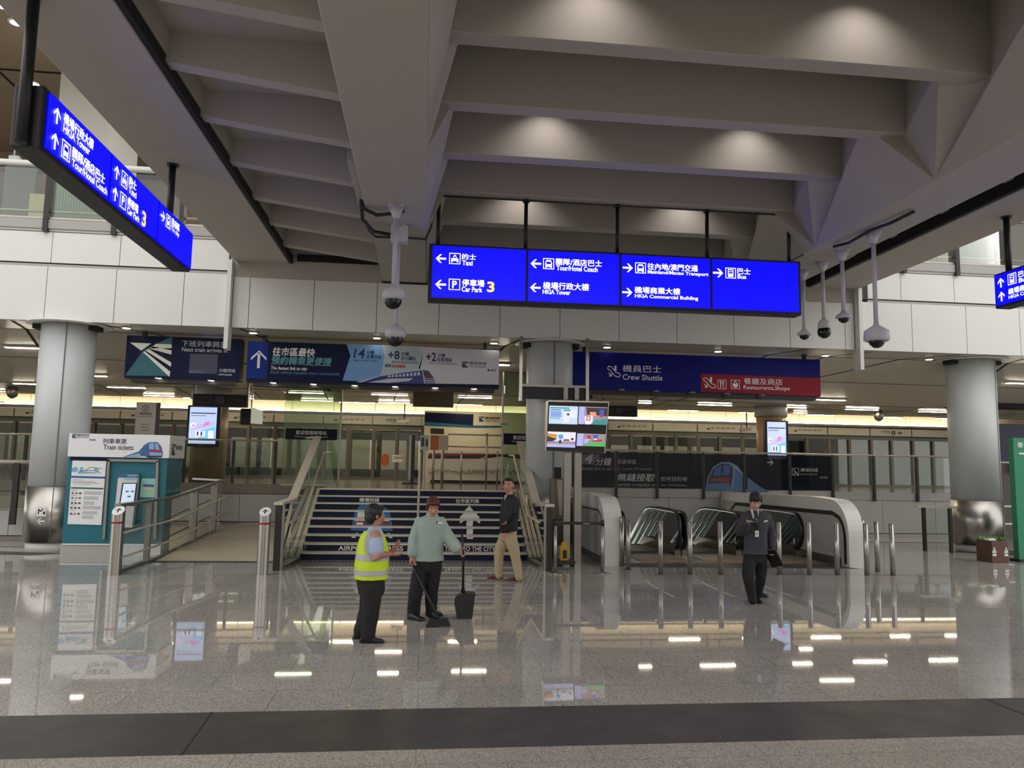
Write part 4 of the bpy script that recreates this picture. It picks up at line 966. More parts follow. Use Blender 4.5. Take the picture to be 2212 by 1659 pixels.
for k, (px, py, lab) in enumerate(((246, 1242, 'thick steel bollard with red ring in front of the teal ticket booth'), (566, 1241, 'thick steel bollard with red ring left of the staircase'))):
    c = atZ(px, py, 0)
    if bg_ is None:
        bg_ = thing('arrow_bollard', c, lab, 'bollard', 'thick bollards at the ramp')
        b = MB(); n = 24; h, r0 = 1.09, .1
        lo = [c+Vector((r0*math.cos(2*math.pi*j/n), r0*math.sin(2*math.pi*j/n), 0)) for j in range(n)]; hi = [v+Vector((0, 0, h+.09*(v.y-c.y)/r0*.8)) for v in lo]
        for j in range(n): b.poly([lo[j], lo[(j+1) % n], hi[(j+1) % n], hi[j]], STEEL)
        b.poly(hi, INKW); b.build('tube', bg_)
        fr = Frame(c+Vector((0, 0, h+.003)), (1, 0, 0), (0, 1, .72)); b = MB(); arrow(b, fr, 0, -.002, .11, math.pi/2, INKB, .003); b.build('arrow_mark', bg_)
        b = MB(); b.lathe([(.1, 0), (.103, .003), (.103, .03), (.1, .033)], c+Vector((0, 0, .87)), mat('red_ring', (140, 26, 40), .5), 24); b.build('red_ring', bg_)
    else: dup(bg_, c, lab)
sp = None
ctr = []
for px, py, lab in ((1199, 1240, 'belt post beside the black yellow machine'), (1301, 1239, 'belt post in front of the left escalator parapet')):
    c = atZ(px, py, 0); ctr.append(c)
    if sp is None:
        sp = thing('belt_post', c, 'chrome '+lab, 'barrier post', 'belt barrier posts')
        b = MB(); b.lathe([(.155, 0), (.155, .012), (.06, .035), (.03, .04)], c, STEEL, 28); b.build('base_plate', sp)
        b = MB(); b.cyl(c+Vector((0, 0, .03)), c+Vector((0, 0, .9)), .03, STEEL, 16); b.build('pole', sp)
        b = MB(); b.cyl(c+Vector((0, 0, .88)), c+Vector((0, 0, .98)), .036, BLACK, 16); b.build('belt_head', sp)
    else: dup(sp, c, 'chrome '+lab)
b = MB(); b.box(ctr[0].x+.03, ctr[1].x-.03, ctr[0].y-.003, ctr[0].y+.003, .9, .955, BLACK); fr = Frame((0, ctr[0].y-.004, 0)); b.rect(fr, ctr[0].x+.52, .915, ctr[0].x+.64, .93, .001, GREYP); tag(b.build('barrier_belt'), 'black retractable belt stretched between two chrome posts', 'belt')
# ================================================================== TICKET BOOTH
YK = 17.02; KD = 1.0
TEALB = mat('booth_teal', (34, 108, 122), .35, var=.03, scale=1.5); HW = mat('booth_header_white', (226, 227, 230), .4, var=.01); PAPER = mat('poster_paper', (228, 230, 230), .5, var=.01)
P = pY(YK); fr = FY(YK)
kx0, kx1 = P(138, 1100)[0], P(357, 1060)[0]
bo = thing('ticket_booth', ((kx0+kx1)/2, YK+.5, 0), 'teal train ticket booth with white header, beside the left white column', 'booth')
zt = P(250, 938)[1]; zh = P(250, 988)[1]
b = MB(); b.box(kx0, kx1, YK+.02, YK+KD, .22, zh, TEALB, .01); b.build('body', bo)
b = MB(); b.box(kx0-.02, kx1+.02, YK+.02, YK+KD-.02, 0, .22, GREYP); b.box(kx0+.02, kx1, YK, YK+.03, .19, .21, INKW); b.box(kx0+1.0, kx1, YK-.06, YK+.02, 0, .19, WHITEP); b.box(kx0+.98, kx0+1.06, YK-.005, YK+.02, .06, .12, BLACK); b.build('base', bo)
b = MB(); b.box(kx0, kx1+.04, YK-.03, YK+KD+.02, zh, zt, HW, .006); hd = b.build('header', bo)
b = MB(); b.box(kx0+.05, P(232, 990)[0], YK-.004, YK+.03, P(190, 995)[1], P(190, 988)[1], NAVY); b.build('dark_strip', bo)
P = pY(YK-.034); fr = FY(YK-.034)
b = MB(); ax_mark(b, fr, P, 156, 937, 9); PT(b, fr, P, '列車車票', 222, 947, 273, 958, INKB, .008); PT(b, fr, P, 'Train tickets', 223, 960, 288, 971, INKB, .004); b.build('lettering', hd)
b = MB(); C2 = mat('booth_train_blue', (66, 98, 152), .4, var=.06, scale=4); C3 = mat('booth_train_dark', (40, 52, 84), .4, var=0); C4 = mat('booth_train_light', (140, 172, 214), .4, var=0)
PP(b, fr, P, [(266, 987), (300, 975), (312, 961), (322, 955), (340, 955), (348, 964), (352, 980), (350, 986), (322, 989), (312, 985), (296, 987)], C2, .002); PP(b, fr, P, [(270, 987), (300, 979), (306, 986)], C4, .003)
PP(b, fr, P, [(322, 957), (332, 957), (334, 971), (322, 970)], C4, .004); PP(b, fr, P, [(334, 957), (341, 958), (345, 972), (337, 971)], C4, .004); PP(b, fr, P, [(322, 971), (348, 972), (349, 976), (323, 975)], TR, .004); PP(b, fr, P, [(323, 977), (350, 978), (350, 984), (324, 984)], C4, .003); PP(b, fr, P, [(313, 986), (323, 989), (348, 988), (351, 985), (324, 985)], C3, .0045)
b.build('train_picture', hd)
sf = Frame((kx1+.044, 0, 0), (0, 1, 0)); b = MB(); y0 = YK+.12; ax_logo(b, sf, y0, zt-.42, .24, C3, HW, C3, .002); b.text(sf, '機場快綫', y0+.28, zt-.3, y0+.7, zt-.2, .002, INKB, .005); b.text(sf, 'MTR', y0+.6, zt-.55, y0+.75, zt-.48, .002, INKB, .02); b.build('lettering', hd)
P = pY(YK+.01); fr = FY(YK+.01)
b = MB(); PP(b, fr, P, [(157, 994), (230, 996), (219, 1134), (146, 1132)], PAPER, .008); po = b.build('poster', bo)
b = MB()
def q_(u, v): # inside the poster: u,v 0..1 from its top left
    xl = 157-11*v; return (xl+73*u, 994+138*v+2*u)
def pr(u0, v0, u1, v1, m, d=.01): PP(b, fr, P, [q_(u0, v0), q_(u1, v0), q_(u1, v1), q_(u0, v1)], m, d)
MB1 = mat('map_blue', (120, 176, 206), .5, var=0); BAN = mat('poster_blue_band', (52, 84, 150), .5, var=0); TBA = mat('poster_teal_band', (36, 104, 110), .5, var=0); GRY = mat('poster_grey_text', (150, 154, 156), .5, var=0); GR2 = mat('poster_dark_text', (96, 100, 104), .5, var=0)
PP(b, fr, P, [q_(.0, .12), q_(.14, .1), q_(.2, .15), q_(.1, .19), q_(0, .18)], MB1, .01); PP(b, fr, P, [q_(.24, .11), q_(.34, .1), q_(.32, .17), q_(.24, .18)], MB1, .01); PP(b, fr, P, [q_(.66, .11), q_(.78, .12), q_(.8, .17), q_(.68, .17)], MB1, .01); PP(b, fr, P, [q_(.16, .17), q_(.6, .175), q_(.9, .19), q_(.2, .21)], MB1, .01)
b.line(fr, [P(*q_(.25, .17)), P(*q_(.42, .15)), P(*q_(.55, .1)), P(*q_(.9, .12))], .01, .012, TBA); b.line(fr, [P(*q_(.35, .16)), P(*q_(.7, .15)), P(*q_(.85, .18))], .01, .012, GR2)
pr(0, .245, 1, .275, BAN); pr(.02, .42, .98, .445, TBA)
for v in (.3, .32, .335, .35, .37): pr(.05, v, .3+.6*((v*77) % 1), v+.006, GRY)
for r_, v in enumerate((.48, .56, .64, .71, .79, .86)):
    for k in range(4): pr(.42, v+k*.014, .95-.1*((k*3+r_) % 3), v+k*.014+.006, GRY)
    pr(.03, v-.012, .2, v-.006, GR2)
b.build('poster_print', po)
b = MB(); ICO = [mat('icon_'+n, c, .5, var=0) for n, c in (('red', (176, 70, 66)), ('green', (70, 130, 80)), ('orange', (196, 150, 90)), ('blue', (90, 110, 170)), ('dark', (70, 74, 70)))]
for v, seq in ((.5, (0, 1, 4)), (.575, (3, 2, 3)), (.655, (4, 4, 4)), (.73, (4, 4, 4)), (.82, (3, 2, 4))):
    for k, c in enumerate(seq): pr(.05+k*.11, v, .05+k*.11+.07, v+.028, ICO[c], .01)
b.build('poster_icons', po)
b = MB(); FT = .06
for a, c in (((226, 1164), (237, 993)), ((234, 994), (344, 996)), ((336, 1164), (342, 996))):
    p0, p1 = P(*a), P(*c); b.bar((p0[0], YK-.01, p0[1]), (p1[0], YK-.01, p1[1]), .05, .07, STEEL, (0, 1, 0))
b.build('steel_frame', bo)
b = MB(); PP(b, fr, P, [(306, 1033), (338, 1034), (334, 1075), (302, 1074)], mat('mint_poster', (150, 196, 184), .5, var=.03), .006); PP(b, fr, P, [(309, 1046), (334, 1047), (333, 1052), (309, 1051)], BAN, .008); PP(b, fr, P, [(309, 1054), (334, 1055), (333, 1060), (308, 1059)], mat('pastel_strip', (214, 180, 150), .5, var=.2, scale=30), .008); b.build('mint_notice', bo)
tm = thing('ticket_machine', (P(276, 1130)[0], YK-.12, P(276, 1138)[1]), 'white touch screen ticket machine fixed in the teal booth', 'machine')
b = MB(); m_ = [P(262, 1031), P(303, 1031), P(292, 1138), P(251, 1138)]; b.prism(FY(YK-.02), m_, 0, .14, WHITEP); b.build('body', tm)
b = MB(); hp = [P(261, 1030), P(266, 1024), P(304, 1023), P(303, 1031)]; b.prism(FY(YK-.02), hp, .01, .16, mat('machine_blue_top', (36, 104, 150), .35)); b.build('top_cap', tm)
P2 = pY(YK-.165); f2 = FY(YK-.165)
b = MB(); PP(b, f2, P2, [(264, 1043), (297, 1043), (291, 1093), (257, 1093)], BLACK, .0); PP(b, f2, P2, [(267, 1045), (294, 1045), (288, 1090), (260, 1090)], mat('machine_screen', (190, 206, 226), .3, emit=.55), .003); PP(b, f2, P2, [(272, 1060), (279, 1060), (278, 1063), (271, 1063)], GR2, .005); PP(b, f2, P2, [(284, 1060), (290, 1060), (289, 1063), (283, 1063)], GR2, .005); PP(b, f2, P2, [(276, 1071), (283, 1071), (282, 1074), (275, 1074)], GR2, .005); b.build('screen', tm)
b = MB(); PP(b, f2, P2, [(268, 1034), (297, 1034), (297, 1037), (267, 1037)], mat('cyan_strip', (120, 196, 220), .4, var=0), 0); PT(b, f2, P2, 'TICKETS', 275, 1025, 301, 1029, INKW, .01, 0, .02); b.build('lettering', tm)

# information board behind the booth
YI = 19.0; P = pY(YI-.042); fr = FY(YI-.042); x0, x1 = P(293, 900)[0], P(336, 900)[0]
r = thing('information_board', ((x0+x1)/2, YI, 0), 'tall grey information board with an i symbol behind the ticket booth', 'sign')
BRD = mat('taupe_board', (164, 152, 140), .5, var=.02)
b = MB(); b.box(x0, x1, YI-.04, YI+.05, 0, P(310, 869)[1], BRD); b.box(x1, x1+.07, YI-.04, YI+.05, 0, P(310, 869)[1], DARK); b.build('board', r)
b = MB(); c = P(314, 882); b.disc(fr, c[0], c[1], .075, .001, INKB, 20); b.disc(fr, c[0], c[1], .06, .002, BRD, 20); b.text(fr, 'i', c[0]-.012, c[1]-.04, c[0]+.012, c[1]+.045, .003, INKB, .02); PT(b, fr, P, '乘客資訊', 301, 890, 328, 896, INKB, .005); PT(b, fr, P, 'Passenger Information', 297, 898, 331, 901, INKB)
for k in range(3): PP(b, fr, P, [(305, 916+k*6), (322, 916.5+k*6), (322, 918+k*6), (305, 917.5+k*6)], GR2, .002)
b.build('lettering', r)

# glass railing of the ramp
XRr = -5.27
rr = thing('ramp_railing', (XRr, 14.2, 0), 'glass ramp railing with steel handrails between ticket booth and ramp', 'railing')
path = [(14.2, 1.17), (17.0, 1.19), (21.0, 1.47)]; bot = [(14.2, .04), (17.0, .07), (21.0, .26)]
V = lambda y, z, dx=0: Vector((XRr+dx, y, z))
b = MB(); b.bar(V(14.1, 1.17), V(17.0, 1.19), .11, .05, STEEL); b.bar(V(17, 1.19), V(21.1, 1.47), .11, .05, STEEL); b.bar(V(21.05, 1.47), V(21.6, 1.49, -.9), .1, .05, STEEL); b.build('rail_cap', rr)
for y, z, w in ((14.2, 1.15, .12), (15.6, 1.16, .08), (18.6, 1.28, .09), (20.3, 1.4, .09)):
    b = MB(); b.box(XRr-.02, XRr+.08, y-w/2, y+w/2, 0, z, DARK if w > .1 else STEELD); b.build('post', rr)
b = MB(); b.poly([V(14.3, .06), V(17.0, .08), V(17.0, 1.14), V(14.3, 1.13)], GLASS); b.poly([V(17.0, .08), V(21.0, .27), V(21.0, 1.42), V(17.0, 1.14)], GLASS); b.build('glass_pane', rr)
for zz in (.7, .28):
    b = MB(); b.tube([V(14.0, zz, .12), V(16.9, zz+.04, .12), V(20.9, zz+.33, .12), V(21.4, zz+.35, .12)], .022, RAILM, 10)
    for y in (15.6, 18.6, 20.3): b.cyl(V(y, zz+.02+max(0, (y-16.9)*.075), .02), V(y, zz+.02+max(0, (y-16.9)*.075), .12), .012, RAILM, 6)
    b.build('handrail', rr)
b = MB(); b.box(XRr-.05, XRr+.05, 14.2, 21, -.01, .05, STEELD); b.build('glass_channel', rr)

# lower glass railing on the right
r = thing('glass_railing', (14.3, 19.5, 0), 'low glass railing with two black posts left of the right white column', 'railing')
c1, c2 = atZ(1999, 1190, 0), atZ(2056, 1194, 0)
for c in (c1, c2):
    b = MB(); b.box(c.x-.035, c.x+.035, c.y-.03, c.y+.05, 0, 1.1, DARK); b.build('post', r)
b = MB(); b.bar((c1.x-.2, c1.y, 1.12), (c2.x+1.3, c2.y, 1.12), .06, .05, RAILM); b.build('top_rail', r)
b = MB(); b.poly([(c1.x+.04, c1.y, .06), (c2.x-.04, c2.y, .06), (c2.x-.04, c2.y, 1.08), (c1.x+.04, c1.y, 1.08)], GLASS); b.build('glass_pane', r)
r = thing('handrail', (17, 21.5, 0), 'pair of pale rails on posts behind the brown planter', 'railing')
ya = 20.5
for py in (1094, 1132):
    b = MB(); z = atY(2180, py, ya).z; b.tube([(atY(2155, py, ya).x, ya, z), (atY(2225, py, ya).x, ya, z)], .03, WHITE, 10); b.build('rail', r)
for px in (2193, 2225):
    b = MB(); x = atY(px, 1150, ya).x; b.cyl((x, ya, 0), (x, ya, atY(px, 1132, ya).z), .03, STEELD, 10); b.build('post', r)

# planter, green sign board, blue panel at the right edge
c = atZ(2162, 1216, 0); s = c.y/1650
PBR = mat('planter_brown', (94, 66, 52), .5); LEAF = mat('leaf_green', (92, 150, 58), .6, var=.3, scale=20)
r = thing('planter', c+Vector((0, .25, 0)), 'brown box planter with green plants and white triangle signs by the right column', 'planter')
w = 41*s/2
b = MB(); b.box(c.x-w, c.x+w, c.y, c.y+.5, 0, .48, PBR, .01); b.build('box', r)
b = MB(); random.seed(3)
for k in range(70):
    p = Vector((c.x+random.uniform(-w, w)*.9, c.y+random.uniform(.03, .47), .47)); a = random.uniform(0, 6.28); t = Vector((math.cos(a)*random.uniform(.04, .13), math.sin(a)*.1, random.uniform(.05, .12))); n = Vector((-math.sin(a), math.cos(a), 0))*.025
    b.poly([p-n*.3, p+t*.6-n, p+t, p+t*.6+n, p+n*.3], LEAF)
b.build('foliage', r, recalc=False)
b = MB(); fr = FY(c.y-.003)
for x in (c.x-w*.72, c.x+w*.72):
    b.flat(fr, [(x-.055, .22), (x+.055, .22), (x, .36)], 0, INKW); b.rect(fr, x-.006, .25, x+.006, .31, .002, INKB); b.rect(fr, x-.045, .15, x+.045, .2, 0, INKW)
b.build('warning_sign', r)
b = MB(); b.box(c.x-w-.02, c.x-w+.16, c.y+.05, c.y+.2, .48, .53, INKW, .01); tag(b.build('tissue_box'), 'small white box lying on the left end of the brown planter', 'box')
yg = 16.3; P = pY(yg-.05); x0 = P(2197, 1100)[0]
r = thing('sign_board', (x0+.6, yg, 0), 'tall green free-standing board cut by the right frame edge', 'sign')
b = MB(); b.box(x0, x0+1.2, yg-.04, yg+.12, .06, P(2205, 946)[1], mat('sign_green', (44, 132, 98), .45)); b.build('board', r)
b = MB(); b.box(x0-.05, x0+1.25, yg-.12, yg+.2, 0, .06, BLACK); b.build('foot', r)
fr = FY(yg-.042); b = MB(); zt_ = P(2205, 946)[1]; b.text(fr, '香港', x0+.1, zt_-.22, x0+.4, zt_-.1, .002, INKW, .02); b.rect(fr, x0+.13, zt_-.38, x0+.4, zt_-.34, .002, INKW); b.build('lettering', r)
yb_ = 22.0; a, d = atY(2150, 915, yb_), atY(2230, 998, yb_)
r = thing('advert_panel', ((a.x+d.x)/2, yb_, d.z), 'plain dark blue panel high on the wall behind the right column', 'panel')
b = MB(); b.box(a.x, d.x+1, yb_, yb_+.08, d.z, a.z, mat('panel_navy', (22, 26, 66), .4)); b.build('panel', r)
b = MB(); b.box(a.x, d.x+1, yb_+.08, yb_+.2, 0, d.z-.05, mat('dim_wall', (96, 90, 84), .6)); b.box(a.x-.1, d.x+1, yb_+.08, yb_+.5, a.z+.5, a.z+.8, GAPM); struct('wall_right_end', b)
c = atY(2194, 1012, yb_-.1); b = MB(); b.box(c.x-.1, c.x+.15, yb_-.08, yb_, c.z-.14, c.z+.14, BLACK); q = b.build('wall_screen'); tag(q, 'small lit screen on the dim wall below the dark blue panel', 'screen'); b = MB(); b.rect(FY(yb_-.085), c.x-.02, c.z-.1, c.x+.12, c.z+.1, 0, mat('small_screen_face', (120, 140, 200), .3, emit=.8)); b.build('screen_face', q)

# ================================================================== UPPER FLOOR: COLUMNS WITH SCREENS, SIGNS, BOOTH
BRC = mat('bronze_cladding', (150, 126, 96), .38)
SCR = [mat('screen_'+n, c, .3, emit=e) for n, c, e in (('sky', (190, 208, 246), .95), ('pink', (226, 130, 200), .95), ('cyan', (120, 196, 240), .95), ('white', (236, 236, 246), .95), ('ink', (70, 76, 110), .5), ('lilac', (196, 190, 240), .9))]
def dscreen(px0, px1, py0, py1, Y, ccx, crad, label, clabel):
    P = pY(Y-.06); fr = FY(Y-.06); x0, z1 = P(px0, py0); x1, z0 = P(px1, py1)
    cx = atY(ccx, 930, Y+.5).x
    k = thing('column', (cx, Y+.55, 1.37), clabel, 'column'); b = MB(); b.cyl((cx, Y+.55, 1.37), (cx, Y+.55, zc(Y)), crad, BRC, 36); b.build('cladding', k); b = MB(); b.cyl((cx, Y+.55, zc(Y)-.35), (cx, Y+.55, zc(Y)), crad+.05, GREYP, 36); b.build('collar', k)
    r = thing('digital_screen', ((x0+x1)/2, Y, z0), label, 'screen')
    b = MB(); b.box(x0-.07, x1+.09, Y-.05, Y+.1, z0-.08, z1+.05, BLACK, .01); b.box((x0+x1)/2-.1, (x0+x1)/2+.1, Y+.1, Y+.2, z0, z1, BLACK); b.build('casing', r)
    b = MB(); w, h = x1-x0, z1-z0; q = lambda u, v: (x0+w*u, z0+h*v)
    b.rect(fr, x0, z0, x1, z1, 0, SCR[0]); b.flat(fr, [q(0, .35), q(.95, .5), q(.95, .62), q(.3, .52)], .002, SCR[5]); b.flat(fr, [q(.3, .33), q(.98, .48), q(.98, .15), q(.4, .12)], .002, SCR[2]); b.flat(fr, [q(.5, .46), q(.72, .52), q(.76, .62), q(.58, .6)], .004, SCR[1]); b.rect(fr, *q(.05, .82), *q(.95, .85), .003, SCR[4]); b.rect(fr, *q(.05, .76), *q(.6, .775), .003, SCR[4])
    b.rect(fr, *q(.25, .2), *q(.6, .35), .005, SCR[3]); b.rect(fr, *q(.3, .22), *q(.36, .33), .006, SCR[4]); b.rect(fr, *q(.44, .22), *q(.5, .33), .006, SCR[4]); b.rect(fr, *q(.72, .14), *q(.92, .36), .005, SCR[3]); b.disc(fr, *q(.14, .5), .07, .004, SCR[3], 12); b.disc(fr, *q(.16, .49), .035, .006, SCR[1], 12)
    b.build('picture', r)
dscreen(411, 465, 879, 959, 22.6, 452, .5, 'portrait digital screen on bronze column, left of the staircase', 'bronze clad column carrying the left portrait screen')
dscreen(1657, 1699, 911, 992, 23.2, 1667, .46, 'portrait digital screen on bronze column, above the escalators', 'bronze clad column carrying the right portrait screen')
def ledsign(px0, px1, py0, py1, Y, label, zh, dim):
    a, c = atY(px0, py0, Y), atY(px1, py1, Y); r = thing('departure_sign', ((a.x+c.x)/2, Y, c.z), label, 'sign')
    b = MB(); b.box(a.x, c.x, Y, Y+.2, c.z, a.z, SIGNK, .01); b.box(a.x-.03, a.x+.02, Y+.05, Y+.15, c.z, zc(Y), STEELD); b.box(c.x-.02, c.x+.03, Y+.05, Y+.15, c.z, zc(Y), STEELD); b.build('sign_case', r)
    fr = FY(Y-.003); w = c.x-a.x; h = a.z-c.z; D = mat('dim_sign_text', (70, 68, 66), .5, var=0)
    b = MB(); b.text(fr, '下班列車', a.x+.05*w, c.z+.5*h, a.x+.35*w, c.z+.78*h, 0, D); b.rect(fr, a.x+.05*w, c.z+.3*h, a.x+.35*w, c.z+.38*h, 0, D); b.text(fr, '分鐘到達', a.x+.64*w, c.z+.5*h, a.x+.86*w, c.z+.75*h, 0, D); b.build('lettering', r)
    b = MB(); b.rect(fr, a.x+.41*w, c.z+.25*h, a.x+.58*w, c.z+.78*h, 0, mat('dim_display', (66, 66, 92), .25)); b.build('display', r)
ledsign(418, 532, 850, 880, 20.5, 'unlit black train time sign hanging above the left portrait screen', '', 0)
ledsign(1300, 1376, 875, 900, 21.0, 'unlit black train time sign behind the four picture screen', '', 0)
Y = 21.0; a, c = atY(893, 845, Y), atY(979, 880, Y); r = thing('hanging_sign', ((a.x+c.x)/2, Y, c.z), 'plain brown back of a hanging sign above the stairs', 'sign')
b = MB(); b.box(a.x, c.x, Y, Y+.12, c.z, a.z, mat('brown_back', (98, 86, 66), .5)); b.build('panel', r)
for x in (a.x+.03, c.x-.03):
    b = MB(); b.box(x-.03, x+.03, Y+.03, Y+.09, a.z, zc(Y), DARK); b.build('hanger', r)
# glass screens with welcome signs either side of the stair head
def wscreen(g, sgn, Y, label, slabel, text):
    (x0, x1, y0, y1) = g; a, c = atY(x0, y0, Y), atY(x1, y1, Y)
    r = thing('glass_screen', ((a.x+c.x)/2, Y, 1.37), label, 'glass screen')
    b = MB(); b.box(a.x, c.x, Y, Y+.02, 1.4, zc(Y), GLASSG); b.build('glass_pane', r)
    b = MB(); b.box(a.x, c.x, Y-.02, Y+.04, 1.37, 1.41, STEELD)
    xe = c.x if sgn > 0 else a.x
    b.box(xe-.02, xe+.02, Y-.02, Y+.04, 1.37, zc(Y), STEELD); b.build('frame', r)
    (s0, s1, t0, t1) = text; a, c = atY(s0, t0, Y-.06), atY(s1, t1, Y-.06)
    s = thing('welcome_sign', ((a.x+c.x)/2, Y-.05, c.z), slabel, 'sign')
    b = MB(); b.box(a.x, c.x, Y-.08, Y-.03, c.z, a.z, mat('welcome_navy', (16, 20, 40), .5, spec=.15)); b.build('panel', s)
    P = pY(Y-.083); fr = FY(Y-.083); b = MB()
    w = c.x-a.x; h = a.z-c.z; b.text(fr, '歡迎蒞臨機場站', a.x+.2*w, c.z+.45*h, a.x+.8*w, c.z+.82*h, .001, INKW, .005); b.text(fr, 'Welcome to Airport Station', a.x+.17*w, c.z+.15*h, a.x+.83*w, c.z+.35*h, .001, GLT, .005); b.build('lettering', s)
    return r
wscreen((617, 731, 830, 1030), 1, 20.6, 'greenish glass screen left of the stair head', 'dark welcome sign on the glass screen left of the stair head', (618, 727, 925, 951))
wscreen((1087, 1150, 840, 1030), -1, 20.6, 'greenish glass screen right of the stair head, by the middle column', 'dark welcome sign right of the stair head, partly hidden by the middle column', (1088, 1190, 936, 962))
# airport train service booth at the back of the platform
YW = 28.6; P = pY(YW-.01); fr = FY(YW-.01); CW = mat('booth_cream', (214, 206, 178), .5, var=.02)
x0, x1 = P(917, 900)[0], P(1150, 900)[0]
r = thing('service_booth', ((x0+x1)/2, YW, 1.37), 'cream service booth on the platform with dark blue and teal header', 'booth')
b = MB(); b.box(x0, x1, YW, YW+1.2, 1.37, P(1000, 889)[1], CW); b.build('wall', r)
b = MB(); PP(b, fr, P, [(918, 891), (1023, 895), (1022, 919), (917, 911)], NAVY, .002); PP(b, fr, P, [(917, 911), (1022, 919), (1086, 920), (1085, 924), (1022, 924), (917, 920)], TEAL, .003); b.build('header_band', r)
b = MB(); ax_mark(b, fr, P, 1035, 900, 11); b.build('lettering', r)
b = MB(); PP(b, fr, P, [(930, 925), (959, 926), (959, 938), (930, 937)], BLACK, .003); b.build('display', r)
YC2 = 26.2; P = pY(YC2-.01); fr = FY(YC2-.01); x0, x1 = P(924, 1000)[0], P(1132, 1000)[0]
r = thing('service_counter', ((x0+x1)/2, YC2, 1.37), 'long white counter with red stripe and city skyline drawing', 'counter')
zt = P(1000, 977)[1]; b = MB(); b.box(x0, x1, YC2, YC2+.7, 1.37+.1, zt, mat('counter_white', (206, 200, 186), .5)); b.box(x0+.1, x1, YC2+.05, YC2+.6, 1.37, 1.47, BLACK); b.build('body', r)
b = MB(); PP(b, fr, P, [(926, 979), (1130, 982), (1130, 992), (1080, 986), (1052, 990), (1036, 991), (924, 991)], mat('counter_black', (28, 26, 32), .4), .002); PP(b, fr, P, [(926, 980), (1130, 983), (1130, 987), (1074, 982), (1050, 986), (926, 983.5)], mat('counter_red', (150, 30, 44), .4), .004); PP(b, fr, P, [(924, 992), (1036, 992.5), (1064, 981), (1064, 979.5), (1036, 991), (924, 991)], INKW, .004); b.build('stripe', r)
b = MB(); random.seed(11); px = 926
pts = []
while px < 1128:
    pts.append(P(px, 1018+random.uniform(-4, 6))); px += random.uniform(2, 5)
b.line(fr, pts, .022, .004, mat('skyline_ink', (120, 114, 106), .5, var=0)); b.build('skyline_drawing', r)
r = thing('queue_railing', (3, 24.8, 1.37), 'steel queue railing with tall posts before the white counter', 'railing')
yq = 24.6
for px in (918, 936, 955, 997, 1075):
    b = MB(); q = atY(px, 975, yq); b.cyl((q.x, yq, 1.37), (q.x, yq, q.z), .03, STEELD, 10); b.build('post', r)
for py in (938, 964):
    b = MB(); b.tube([(atY(968, py, yq).x, yq, atY(968, py, yq).z), (atY(1085, py+3, yq).x, yq, atY(1085, py+3, yq).z)], .025, STEELD, 8); b.build('rail', r)
b = MB(); q = atY(1052, 936, yq); b.cyl((q.x, yq, 1.37), (q.x, yq, q.z), .03, STEELD, 10); b.build('post', r)
# gates / poster stand at the stair head
yp = 21.6
r = thing('poster_stand', (atY(950, 1000, yp).x, yp, 1.37), 'poster stand with orange poster and cream notice at the stair head', 'stand')
for n, x0, x1, y0, y1, m_ in (('orange_poster', 930, 947, 940, 972, mat('orange_print', (196, 104, 50), .5, var=.25, scale=12)), ('cream_notice', 948, 968, 940, 972, mat('cream_notice_paper', (196, 182, 158), .5))):
    a, c = atY(x0, y0, yp), atY(x1, y1, yp); b = MB(); b.box(a.x, c.x, yp, yp+.03, c.z, a.z, m_, .004); b.build(n, r)
for px in (938, 958):
    b = MB(); q = atY(px, 972, yp); b.cyl((q.x, yp+.03, 1.37), (q.x, yp+.03, q.z), .022, STEELD, 8); b.build('leg', r)
r = thing('card_reader', (atY(918, 960, 19.5).x, 19.5, 1.37), 'small grey machine on a post at the head of the stair handrail', 'machine')
a, c = atY(908, 940, 19.5), atY(926, 973, 19.5); b = MB(); b.box(a.x, c.x, 19.5, 19.62, c.z, a.z, GREYP, .01); b.build('body', r)
b = MB(); b.box(a.x+.03, a.x+.1, 19.49, 19.5, c.z+.1, a.z-.06, INKB); b.box(c.x-.08, c.x-.03, 19.49, 19.5, c.z+.1, a.z-.1, INKB); b.build('print', r)
b = MB(); b.box((a.x+c.x)/2-.03, (a.x+c.x)/2+.03, 19.53, 19.59, 1.37, c.z, STEELD); b.build('post', r)
r = thing('security_gate', (atY(893, 1030, 24).x, 24, 1.37), 'tall thin black and grey post with cross foot on the platform', 'post')
b = MB(); q = atY(893, 940, 24); b.box(q.x-.05, q.x+.06, 24, 24.08, 1.37, q.z, BLACK); b.box(q.x-.12, q.x-.05, 24, 24.06, 1.5, q.z, STEELD); b.build('post', r)
b = MB(); b.box(q.x-.3, q.x+.25, 23.85, 24.2, 1.37, 1.42, BLACK); b.build('foot', r)
r = thing('hanging_monitor', (atY(538, 900, 22).x, 22, 3.0), 'small monitor seen edge-on hanging beside the left time sign', 'screen')
a, c = atY(519, 882, 22), atY(541, 917, 22); b = MB(); b.box(a.x, c.x, 22, 22.3, c.z, a.z, BLACK, .03); b.build('casing', r)
q0, q1 = atY(543, 880, 22), atY(557, 917, 22.5); b = MB(); b.prism(Frame((q0.x, 22, 0), (.75, .66, 0)), [(0, q1.z), (.34, q1.z), (.34, q0.z-.08), (0, q0.z)], 0, .04, mat('monitor_glow', (186, 190, 170), .3, emit=.6)); b.build('screen', r)
b = MB(); b.cyl((a.x+.28, 22.1, a.z), (a.x+.28, 22.1, zc(22)), .02, WHITE, 8); b.build('hanger', r)
